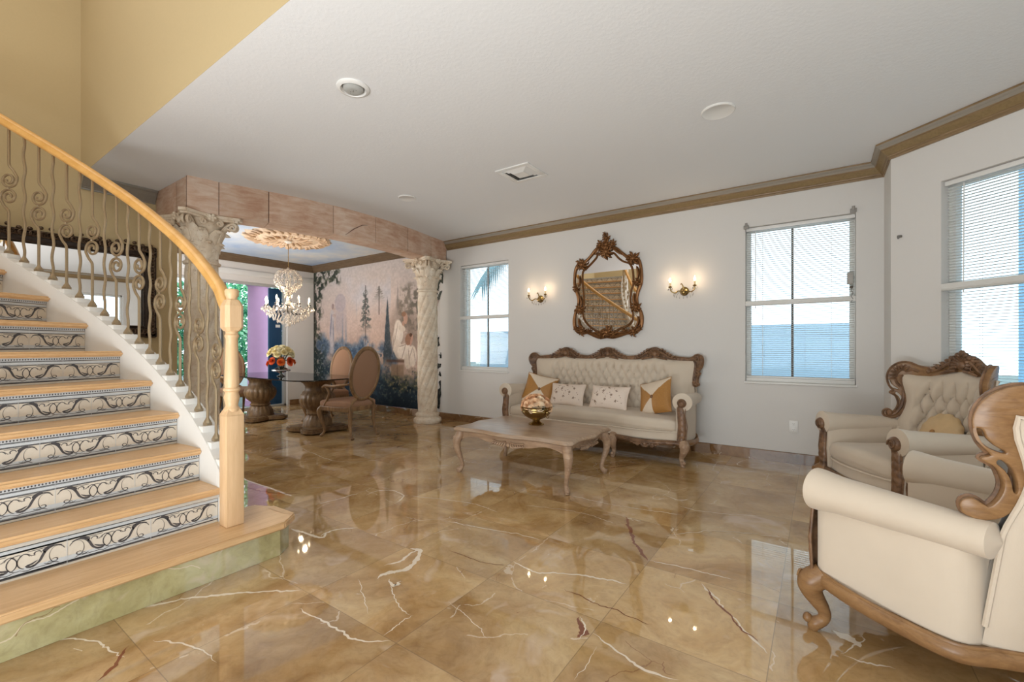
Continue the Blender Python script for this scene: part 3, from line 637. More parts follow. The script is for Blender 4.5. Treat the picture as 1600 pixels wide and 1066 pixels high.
        (soft(.758,.55,.008,.04,.3),(198,158,140)),(soft(.640,.50,.003,.08,.25),(178,158,146)),(soft(.70,.62,.003,.07,.35),(178,158,146)),(soft(.738,.66,.003,.06,-.1),(178,158,146)),(soft(.782,.66,.003,.06,-.2),(178,158,146)),(soft(.69,.585,.03,.004,-.25),(178,158,146)),(soft(.618,.57,.003,.08,.1),(178,158,146)),(soft(.755,.63,.003,.05,.4),(178,158,146))): put(e_*.92,cl)
    # dark tree framing the left edge and a bough across the top left
    put(S_(.022+.02*n2-u,60),(60,52,46)); put(S_(.05+.05*n2-u,40)*S_(n3-.42,6)*.85,(54,60,54)); put(S_(.07+.04*n2-u,40)*S_(n4-.6,8)*.7,(120,118,104))
    q=S_(.225-u,30)*S_(.055+.13*np.clip((.20-u)/.18,0,1)+.09*(u>.12)*np.clip((u-.12)/.1,0,1)+.05*(n2-.5)-v,30); put(q*S_(n3-.40,7)*.9,(62,68,60)); put(q*S_(n4-.56,8)*.6,(116,118,100))
    put(S_(.10-u,40)*S_(.40-2.2*u-v,20)*S_(n3-.45,7)*.8,(62,68,62)); put(S_(.13-u,20)*S_(v-.52,8)*S_(n3-.40,6)*.85,(42,56,58)); put(S_(.15-u,20)*S_(v-.60,8)*S_(n4-.6,8)*.6,(140,142,134))
    put(S_(u-.80,12)*S_(v-.08,12)*S_(.42-v,10)*S_(fbm(uw*50,v*30,41,3)-.52,8)*.7,(108,106,98))
    c=np.clip(c*(.95+.10*n4[...,None]),0,1)**1.13
    # ragged right outline: leaves past the column
    edge=.948+.03*(fbm(u*0+3,v*9,51,3)-.5)*2; keep=(u<edge)|((u<edge+.03)&(n3>.5)&((v<.36)|(v>.5)))
    keep&=~((u>.945)&(v>.34)&(v<.52))
    put((u>.935)*(v<.3)*1.,(84,88,80)); put((u>.935)*(v>.5)*1.,(46,50,50)); put((u>.935)*(v>.5)*(n4>.6)*.6,(96,96,84))
    lin_=np.where(c<=.04045,c/12.92,((np.clip(c,0,1)+.055)/1.055)**2.4)
    vs=np.stack([Xg,np.full_like(Xg,YW-.004),Zg],-1).reshape(-1,3)
    idx=np.arange(NX*NZ).reshape(NZ,NX); q=np.stack([idx[:-1,:-1],idx[:-1,1:],idx[1:,1:],idx[1:,:-1]],-1).reshape(-1,4); kq=keep[:-1,:-1].reshape(-1)
    q=q[kq]; me=bpy.data.meshes.new('wall_mural'); me.from_pydata([tuple(p) for p in vs.tolist()],[],[tuple(p) for p in q.tolist()])
    ca=me.color_attributes.new('paint','FLOAT_COLOR','POINT'); col=np.concatenate([lin_.reshape(-1,3),np.ones((NX*NZ,1))],1).astype(np.float32); ca.data.foreach_set('color',col.reshape(-1))
    t=NT('mural_paint'); a=t.new('ShaderNodeAttribute',attribute_name='paint'); t.set(a.outputs[0],.8,0,.2); me.materials.append(t.m)
    o=bpy.data.objects.new('wall_mural',me); COL.objects.link(o)
    tag(o,'garden landscape mural with draped figures painted on the dining room wall','mural')
mural()
# ------------------------------------------------------------------ twisted columns
t=NT('travertine'); v=t.coord(); n=t.noise(v,9,5,.65); n2=t.noise(v,42,3,.6)
c=t.ramp(n.outputs[0],[(.3,rgb(212,190,164)),(.5,rgb(228,212,190)),(.7,rgb(238,228,212))]); c=t.mix(t.ramp(n2.outputs[0],[(.60,(0,0,0)),(.68,(.6,.6,.6))]),c,rgb(176,148,122)); t.set(c,.7,0,.25); t.bump(n2.outputs[0],.25,.006); trav=t.m
def leafstrip(M,ang,r0,z0,h_,wd,curl,mat=0,n=7,lift=.0):
    ca,sa=cos(ang),sin(ang); tx,ty=-sa,ca; vs=[];fs=[]
    for i in range(n+1):
        k=i/n; r=r0+lift+curl*(k**2.6); z=z0+h_*(k if k<.8 else .8+.2*sin((k-.8)/.2*PI*.75)*.6)
        if k>.85: z-=h_*(k-.85)*.9
        w_=wd*(.75+.35*sin(k*PI*.9))*(1-.75*max(0,k-.7)/.3)*(1+.13*sin(k*22))
        for j,(s,dz) in enumerate(((-1,-.012),(-.5,.004),(0,.014),(.5,.004),(1,-.012))):
            rr=r+dz; vs.append((rr*ca+tx*w_*s,rr*sa+ty*w_*s,z))
    for i in range(n):
        for j in range(4): a=i*5+j; fs.append((a,a+1,a+6,a+5))
    m=len(vs); back=[((x-.02*ca),(y-.02*sa),z-.004) for x,y,z in vs]; vs+=back
    fs+=[tuple(x+m for x in f)[::-1] for f in fs]
    for i in range(n):
        for j in(0,4): a=i*5+j; fs.append((a,a+5,a+5+m,a+m))
    fs.append(tuple(n*5+j for j in range(5))+tuple(n*5+j+m for j in range(4,-1,-1)))
    M.add(vs,fs,mat)
def column(x,y,label):
    e=empty('twisted_column',(x,y,0),0,label,'column','twisted stone columns under the arched beam')
    M=MB(); lathe(M,[(.21,0),(.215,.015),(.22,.04),(.215,.065),(.195,.08),(.178,.088),(.175,.10),(.185,.112),(.19,.128),(.184,.145),(.168,.155),(.16,.165)],seg=36); M.build('base',trav,e)
    M=MB(); N=9
    def rf(u,v_):
        a=2*PI*u; z=.16+v_*1.93; r=.150-.006*abs(v_-.3); tw=z*4.6
        l=abs(cos((a*N/2)-tw*N/2*.62)); r2=r+.017*(l**.7)-.006; env=min(1,min(v_,1-v_)*14); r2=r*.98*(1-env)+r2*env
        return (r2*cos(a),r2*sin(a),z)
    surf(M,rf,108,150,cu=True); M.build('shaft',trav,e,angle=60)
    M=MB(); z=2.08
    lathe(M,[(.14,z-.02),(.165,z-.01),(.17,z+.01),(.15,z+.025),(.145,z+.05),(.148,z+.2),(.165,z+.33),(.2,z+.42),(.235,z+.455)],seg=32)
    for i in range(8): leafstrip(M,2*PI*i/8,.145,z+.05,.20,.055,.065)
    for i in range(8): leafstrip(M,2*PI*(i+.5)/8,.15,z+.12,.26,.058,.10)
    for i in range(4):
        a=PI/4+i*PI/2; ca,sa=cos(a),sin(a)
        # corner volutes
        for sg in(-1,1):
            off=Vector((-sa,ca,0))*.022*sg
            sp=[Vector((.17*ca,.17*sa,z+.26)),Vector((.22*ca,.22*sa,z+.38)),Vector((.29*ca,.29*sa,z+.435))]
            sp=crom([tuple(p) for p in sp],5)+spiral((.305*ca,.305*sa,z+.395),.042,.008,PI*.5,1.3,16,True,(ca,sa,0),(0,0,1))
            tube(M,[p+off for p in sp],[.014]*11+[.016-.0005*k for k in range(17)],6)
        leafstrip(M,a,.17,z+.2,.22,.05,.14)
        b=a+PI/4; cb,sb=cos(b),sin(b); blob(M,(.215*cb,.215*sb,z+.455),(.045,.045,.04),8,6)
        for k in range(5): q=2*PI*k/5; tt=Vector((-sb,cb,0)); p=Vector((.25*cb,.25*sb,z+.455))+tt*.028*cos(q)+Vector((0,0,.028*sin(q))); blob(M,p,(.017,.017,.017),6,5)
        for sg in(-1,1):
            sp=spiral(Vector((.235*cb,.235*sb,z+.41))+Vector((-sb,cb,0))*.075*sg,.034,.006,PI*.5,1.4,16,sg>0,Vector((-sb,cb,0)),(0,0,1)); tube(M,sp,.011,6)
    # concave abacus
    ab=[]
    for i in range(4):
        a=PI/4+i*PI/2; b=a+PI/2; A=Vector((cos(a),sin(a),0))*.385; B=Vector((cos(b),sin(b),0))*.385
        t0=Vector((-sin(a),cos(a),0))*.035; t1=Vector((-sin(b),cos(b),0))*.035
        A1=A+t0; B1=B-t1; mid=(A1+B1)/2; inn=mid.normalized()*-.075
        for k in range(9): q=k/8; p=A1.lerp(B1,q)+inn*sin(q*PI); ab.append((p.x,p.y))
    prism(M,[(p[0]*.93,p[1]*.93) for p in ab],z+.445,z+.468); prism(M,ab,z+.466,z+.495)
    M.build('capital',trav,e,angle=50)
    return e
column(-5.40,1.98,'twisted travertine column with leafy capital behind the stair balusters')
column(-5.13,5.02,'twisted travertine column with leafy capital in front of the painted mural')
# ------------------------------------------------------------------ staircase
RI=.195
P={1:(-2.52,1.10),2:(-2.81,1.12),3:(-3.06,1.118),4:(-3.335,1.097),5:(-3.635,1.047),6:(-3.935,.967),7:(-4.24,.853),8:(-4.53,.71),9:(-4.81,.535)}
PH={1:0,2:0,3:2.5,4:7,5:12,6:17.5,7:23,8:28.5,9:34}
x,y=P[9]; ph=34
for k in range(10,19):
    ph+=6.6 if k<17 else 3; a=math.radians(ph-3); x-=.32*cos(a); y-=.32*sin(a); P[k]=(x,y); PH[k]=min(ph,90)
def OP(k):
    """outer end of the tread nosing for fractional k, with the outward normal"""
    k=max(1,min(17.99,k)); i=int(k); f_=k-i; g=lambda j: Vector((*P[max(1,min(18,j))],0))
    p0,p1,p2,p3=g(i-1),g(i),g(i+1),g(i+2); t=f_
    if i==1: p0=p1*2-p2
    if i>=17: p3=p2*2-p1
    p=.5*((2*p1)+(p2-p0)*t+(2*p0-5*p1+4*p2-p3)*t*t+(3*p1-p0-3*p2+p3)*t**3)
    a=math.radians(PH[i]+(PH[min(i+1,18)]-PH[i])*f_); return p,Vector((-sin(a),cos(a),0))
def IP(k,wd=1.36): p,n_=OP(k); return p-n_*wd
stair=empty('staircase',(-2.9,.5,0),0,'curved oak staircase with tiled risers and scrolled iron balusters','staircase')
O=Vector((-2.9,.5,0)); XS=lambda p:(p[0]-O.x,p[1]-O.y,p[2])
# step one: long oak tread with an angled end over a marble plinth
t1=[(-2.515,-1.0),(-2.515,1.34),(-2.60,1.445),(-2.83,1.435),(-2.95,1.375),(-2.97,1.18),(-2.86,1.1),(-2.86,-1.0)]
M=MB(); bm=bmesh.new(); vv=[bm.verts.new((a-O.x,b-O.y,0)) for a,b in t1]; f_=bm.faces.new(vv); r_=bmesh.ops.extrude_face_region(bm,geom=[f_]); bmesh.ops.translate(bm,verts=[g for g in r_['geom'] if isinstance(g,bmesh.types.BMVert)],vec=(0,0,.042))
bmesh.ops.bevel(bm,geom=list(bm.edges),offset=.008,segments=3,affect='EDGES'); bm.verts.index_update(); M.add([(v.co.x,v.co.y,v.co.z+RI-.042) for v in bm.verts],[tuple(v.index for v in f.verts) for f in bm.faces]); bm.free(); M.build('tread',oak_y,stair)
M=MB(); inn=[(x_+.028,y_) for x_,y_ in t1[-1:]]+[]
pl=[(-2.545,-1.0),(-2.545,1.325),(-2.62,1.415),(-2.82,1.405),(-2.92,1.36),(-2.94,1.18),(-2.86,1.1),(-2.86,-1.0)]
prism(M,[(a-O.x,b-O.y) for a,b in pl],0.001,RI-.041); M.build('plinth',plinth_m,stair)
M=MB(); box(M,(-2.545-O.x+.003,.43-O.y,RI-.045),(.006,1.8,.01)); 
# mitred corner strip on the step end
M=MB(); a,b=Vector((-2.80,1.432,RI+.001)),Vector((-2.61,1.440,RI+.001)); 
M.add([XS(p) for p in((-2.82,1.39,RI+.0015),(-2.645,1.40,RI+.0015),(-2.60,1.44,RI+.0015),(-2.83,1.431,RI+.0015))],[(0,1,2,3)]); M.build('end_strip',maple,stair)
tile_b=plain('tile_cream',rgb(214,204,188),.3,bump=.1,bscale=40,var=.06); tile_d=plain('tile_charcoal',rgb(78,76,78),.35); tile_l=plain('tile_pale_line',rgb(196,200,202),.3)
def arc(cx,cy,r,a0,a1,n=10,ry=None): return [(cx+r*cos(math.radians(a0+(a1-a0)*i/n)),cy+(ry or r)*sin(math.radians(a0+(a1-a0)*i/n))) for i in range(n+1)]
# one tile is 1 wide and .5 high; strokes are (points, width)
def motif():
    s=[]
    def half(mx):
        X=lambda L:[((mx-x if mx else x),y) for x,y in L]
        st=[]
        st.append((X(arc(.10,.22,.085,150,-60,12,.15)),.012,.004))           # ring at the joint
        st.append((X([(.05,.36),(.12,.385),(.19,.36),(.235,.30),(.26,.235),(.285,.17),(.33,.125),(.38,.12)]),.016,.028))
        st.append((X([(.13,.39),(.17,.40),(.24,.345),(.22,.29)]),.010,.030))
        st.append((X([(.30,.20),(.36,.155),(.41,.14),(.37,.105),(.31,.12)]),.012,.030))
        st.append((X(arc(.395,.23,.105,-70,62,12,.135)),.010,.011))
        st.append((X(arc(.30,.325,.035,200,-40,8)+[(.36,.30),(.39,.345)]),.006,.014))
        st.append((X([(.38,.30),(.40,.345),(.44,.36),(.48,.33)]),.008,.012))
        st.append((X(arc(.13,.125,.030,20,300,9)+[(.19,.12),(.205,.09)]),.006,.012))
        st.append((X([(.08,.05),(.13,.085),(.20,.085),(.24,.105)]),.008,.012))
        st.append((X([(.16,.072),(.36,.072)]),.016,.010)); st.append((X([(.20,.385),(.40,.385)]),.016,.010))
        st.append((X([(.34,.09),(.40,.055),(.47,.085)]),.008,.012))
        return st
    s+=half(0); s+=[(p,a,b) for p,a,b in half(1.0)]
    s.append((arc(.5,.225,.10,70,290,12,.14),.011,.011))
    return s
MOT=motif()
def ribbon(M,pts,w0,w1,X,mat=1,off=.0012):
    n=len(pts); vs=[];fs=[]
    pts=[Vector((a,b,0)) for a,b in pts]; pts=crom([tuple(p) for p in pts],2) if n<10 else pts; n=len(pts)
    for i,p in enumerate(pts):
        d=(pts[min(i+1,n-1)]-pts[max(i-1,0)]); d=d.normalized() if d.length>0 else Vector((1,0,0)); nn=Vector((-d.y,d.x,0)); k=i/(n-1); ww=(w0+(w1-w0)*sin(k*PI))*.5
        if i in(0,n-1): ww*=.5
        vs+=[X(p.x+nn.x*ww,p.y+nn.y*ww,off),X(p.x-nn.x*ww,p.y-nn.y*ww,off)]
    fs=[(2*i,2*i+1,2*i+3,2*i+2) for i in range(n-1)]; M.add(vs,fs,mat)
def riser(k,ins=.03):
    """tiled riser under tread k"""
    pa,na=OP(k); a=math.radians(PH[k]) ; b=IP(k); back=Vector((-cos(a),-sin(a),0)); p0=pa+back*ins; p1=b+back*ins; d=(p1-p0); L=d.length; d.normalize(); front=-back
    z0=RI*(k-1); hh=RI-.036; base=.0; M=MB()
    def X(s,z,o): q=p0+d*s+front*o; return XS((q.x,q.y,z0+z))
    M.add([X(0,0,0),X(L,0,0),X(L,hh,0),X(0,hh,0)],[(0,1,2,3)]); M.add([X(0,0,-.02),X(L,0,-.02),X(L,hh,-.02),X(0,hh,-.02)],[(3,2,1,0)]); M.add([X(0,0,0),X(0,hh,0),X(0,hh,-.02),X(0,0,-.02)],[(0,1,2,3)])
    T=.31; sc=T; zz=.004; H2=.155; sy=(hh-.0)/.5
    # border lines and pale rails
    for (c0,wd,mt) in((.016,.006,1),(.030,.014,2),(hh-.010,.016,2),(hh-.022,.004,1),(hh-.034,.012,2),(hh-.043,.004,1)):
        ribbon(M,[(0,c0),(L,c0)],wd*2,wd*2,X,mt,.0008); 
    for j in range(int(L/.012)): ribbon(M,[(j*.012,hh-.010),(j*.012+.006,hh-.010)],.010,.010,X,1,.0012)
    for i in range(int(L/T)+1):
        s0=i*T
        X2=lambda u,v_,o: X(s0+T*(1-u),.012+v_*(hh-.05)/.44,o) if s0+T*(1-u)<L else X(L,.012+v_*(hh-.05)/.44,o)
        for pts,w0,w1 in MOT: ribbon(M,pts,w0*1.15,w1*1.15,X2)
        if i: M.add([X(s0-.001,0,.0016),X(s0+.001,0,.0016),X(s0+.001,hh,.0016),X(s0-.001,hh,.0016)],[(0,1,2,3)],2)
    M.build('riser',[tile_b,tile_d,tile_l],stair,recalc=False)
def tread(k):
    a0=math.radians(PH[k]); a1=math.radians(PH[k+1]); p0=OP(k)[0];q0=IP(k);p1=OP(k+1)[0]+Vector((-cos(a1),-sin(a1),0))*.035;q1=IP(k+1)+Vector((-cos(a1),-sin(a1),0))*.035
    # side strip follows the curve: widened a little into the stringer
    bm=bmesh.new(); vv=[bm.verts.new(XS(tuple(p))) for p in(p0,p1+OP(k+1)[1]*.02,q1,q0)]; f_=bm.faces.new(vv); r_=bmesh.ops.extrude_face_region(bm,geom=[f_]); bmesh.ops.translate(bm,verts=[g for g in r_['geom'] if isinstance(g,bmesh.types.BMVert)],vec=(0,0,.036))
    bm.normal_update(); bm.edges.ensure_lookup_table(); es=[e for e in bm.edges if (e.verts[0].co-e.verts[1].co).length>.5]
    bmesh.ops.bevel(bm,geom=es,offset=.012,segments=3,affect='EDGES'); bm.verts.index_update(); M=MB()
    M.add([(v.co.x,v.co.y,v.co.z+RI*k-.036) for v in bm.verts],[tuple(v.index for v in f.verts) for f in bm.faces]); bm.free(); M.build('tread',oak_y,stair,angle=30)
for k in range(2,17): riser(k); tread(k)
riser(17)
# white/silver moulding under the second tread
M=MB(); q=OP(2)[0]; box(M,(q.x-.021-O.x,q.y-.68-O.y,RI*2-.036-.009),(.018,1.36,.016)); M.build('cove_moulding',plain('silver_moulding',rgb(210,206,198),.3,.3),stair)
# stringers: closed wall below, sloped cap, stepped brackets for the balusters
def stringer(fn,out,name,kmin=1.9,kmax=17.5,wall_to=0.):
    M=MB(); ks=[kmin+(kmax-kmin)*i/90 for i in range(91)]; vs=[]
    for k in ks:
        p,n_=fn(k); top=RI*k+.085-(.06 if k<2.05 else 0)
        for o,z in((0.002,max(0,RI*(k-1.6))),(0.002,top),(.105,top),(.105,wall_to if wall_to is not None else max(0,RI*(k-1.6)))):
            q=p+n_*o*out; vs.append(XS((q.x,q.y,z)))
    fs=[(i*4+j,i*4+(j+1)%4,(i+1)*4+(j+1)%4,(i+1)*4+j) for i in range(90) for j in range(4)]+[(0,1,2,3),(360,361,362,363)]
    M.add(vs,fs); return M.build(name,stringer_m,stair,angle=40)
stringer(lambda k:OP(k),1,'outer_stringer',wall_to=0.0)
stringer(lambda k:(IP(k),OP(k)[1]),-1,'inner_stringer',3.0,17.5,0.0)
# balusters
def base_shoe(M,x=0,y=0,z=0,s=1):
    bbox(M,(x,y,z+.010),(.038*s,.038*s,.02),.003); lathe(M,[(.022,.018),(.020,.028),(.012,.040),(.009,.05)],(x,y,z),8)
def mk_wavy(Hh):
    M=MB(); n=40; tube(M,[(.0075*sin(i/n*PI*8.6+.6)*min(1,min(i,n-i)/4),0,.03+(Hh-.03)*i/n) for i in range(n+1)],.0085,8); return M
def mk_scroll(Hh):
    M=MB(); c1=Hh*.59; c2=c1-.124; r=.056
    up=[(0,0,Hh),(0,0,c1+.13)]; top=crom([(0,0,c1+.13),(.006,0,c1+.10),(.035,0,c1+.065),(r+.004,0,c1+.02)],5)
    sp=spiral((0,0,c1),r+.004,.016,math.radians(15),1.6,40,True)
    tube(M,[Vector(up[0])]+top+sp[1:],.0085,8)
    # the lower scroll is the upper one turned half round
    mid=(c1+c2)/2
    rot=lambda p:Vector((-p[0],p[1],2*mid-p[2]))
    tube(M,[Vector((0,0,.03))]+[rot(p) for p in top]+[rot(p) for p in sp[1:]],.0085,8)
    blob(M,(-.004,0,mid),(.006,.009,.008),8,6); return M
HB=.925
def_w=MB and mk_wavy(HB).build('baluster_wavy_tmp',iron); def_s=mk_scroll(HB).build('baluster_scroll_tmp',iron); sh=MB(); base_shoe(sh); def_b=sh.build('shoe_tmp',iron)
mW,mS,mB_=def_w.data,def_s.data,def_b.data
for o_ in(def_w,def_s,def_b): bpy.data.objects.remove(o_)
mW.name='wavy_baluster';mS.name='scroll_baluster';mB_.name='baluster_shoe'
def balusters(fn,k0,k1,out,off,sp=.108,mir=1):
    # walk along the curve at even spacing
    k=k0; last=None; i=0; acc=0; step=.01; prev=fn(k)[0]
    res=[]
    while k<k1:
        p,n_=fn(k); acc+=(p-prev).length; prev=p
        if last is None or acc>=sp: res.append(k); acc=0; last=k
        k+=step
    for i,k in enumerate(res):
        p,n_=fn(k); q=p+n_*off*out; a=math.atan2(n_.x,-n_.y)+PI   # local x points down the stair
        zb=RI*k+.085-.0
        # stepped bracket under the shoe
        M=MB(); b_=bpy.data.objects.new('baluster',mS if i%2==mir else mW); COL.objects.link(b_); b_.parent=stair; b_.location=XS((q.x,q.y,zb+.012)); b_.rotation_euler=(0,0,math.atan2(-n_.x,n_.y))
        s_=bpy.data.objects.new('shoe',mB_); COL.objects.link(s_); s_.parent=b_
    return res
ks=balusters(lambda k:OP(k),2.28,17.3,1,.052)
M=MB()
for k in ks:
    p,n_=OP(k); q=p+n_*.055; zb=RI*k+.085; bbox(M,XS((q.x,q.y,zb-.022)),(.068,.09,.07),.004,rz=math.atan2(-n_.x,n_.y))
M.build('stepped_cap',stringer_m,stair)
ki=balusters(lambda k:(IP(k),OP(k)[1]),3.2,17.3,-1,.052,.1)
# handrails
def rail(fn,out,k0,k1,start=None,name='handrail'):
    M=MB(); pts=[]
    if start: pts+=start
    k=k0
    while k<=k1: 
        p,n_=fn(k); q=p+n_*.052*out; pts.append((q.x,q.y,RI*k+1.055)); k+=.25
    pts=crom([XS(p) for p in pts],3)
    n=len(pts); prof=[(-.034,-.012),(-.030,-.026),(-.018,-.034),(.018,-.034),(.030,-.026),(.034,-.012),(.026,.004),(.030,.018),(.020,.030),(0,.035),(-.020,.030),(-.030,.018),(-.026,.004)]
    vs=[];m=len(prof)
    for i in range(n):
        d=(pts[min(i+1,n-1)]-pts[max(i-1,0)]).normalized(); sd=d.cross(Vector((0,0,1))).normalized(); up=sd.cross(d)
        for a,b in prof: vs.append(pts[i]+sd*a+up*b)
    fs=[(i*m+j,i*m+(j+1)%m,(i+1)*m+(j+1)%m,(i+1)*m+j) for i in range(n-1) for j in range(m)]+[tuple(range(m)),tuple((n-1)*m+j for j in range(m))]
    M.add(vs,fs); M.build(name,wood_rail,stair,angle=50)
wood_rail=wood('golden_oak_rail',rgb(212,158,84),rgb(232,182,112),.28,scale=(2,2,2))
NX_,NY_=-2.735,1.15
rail(lambda k:OP(k),1,2.5,17.4,[(NX_-.03,NY_+.005,1.395),(NX_-.11,NY_+.012,1.455)])
rail(lambda k:(IP(k),OP(k)[1]),-1,3.2,17.4)
# newel post
nw=empty('newel_tmp'); bpy.data.objects.remove(nw)
M=MB(); zb=RI; hs=.046
bbox(M,XS((NX_,NY_,zb+.31)),(.092,.092,.62),.004)
def rotlathe(prof): lathe(M,prof,XS((NX_,NY_,zb)),24)
# pyramid shoulders
def frus(z0,a0,z1,a1):
    vs=[];
    for z,a in((z0,a0),(z1,a1)):
        for sx,sy in((-1,-1),(1,-1),(1,1),(-1,1)): vs.append(XS((NX_+sx*a,NY_+sy*a,zb+z)))
    M.add(vs,[(0,1,5,4),(1,2,6,5),(2,3,7,6),(3,0,4,7),(4,5,6,7)])
frus(.62,.046,.655,.030)
rotlathe([(.040,.64),(.041,.655),(.034,.665),(.031,.675),(.036,.70),(.040,.72),(.033,.745),(.034,.75),(.042,.758),(.042,.768),(.034,.775),(.037,.80),(.036,.85),(.031,1.0),(.030,1.05),(.036,1.062),(.036,1.07),(.031,1.078),(.031,1.088),(.040,1.098)])
def octa(z0,r0,z1,r1):
    vs=[]
    for z,r in((z0,r0),(z1,r1)):
        for sx,sy in((-1,-.62),(-.62,-1),(.62,-1),(1,-.62),(1,.62),(.62,1),(-.62,1),(-1,.62)): vs.append(XS((NX_+sx*r,NY_+sy*r,zb+z)))
    M.add(vs,[(i,(i+1)%8,8+(i+1)%8,8+i) for i in range(8)]+[tuple(range(8)),tuple(range(8,16))])
octa(1.095,.036,1.115,.048); octa(1.115,.048,1.235,.048); octa(1.235,.048,1.27,.032)
rotlathe([(.030,1.262),(.026,1.272),(.028,1.285),(.035,1.298),(.036,1.318),(.033,1.328),(.026,1.332),(0,1.334)])
M.build('newel_post',maple,stair,angle=30)
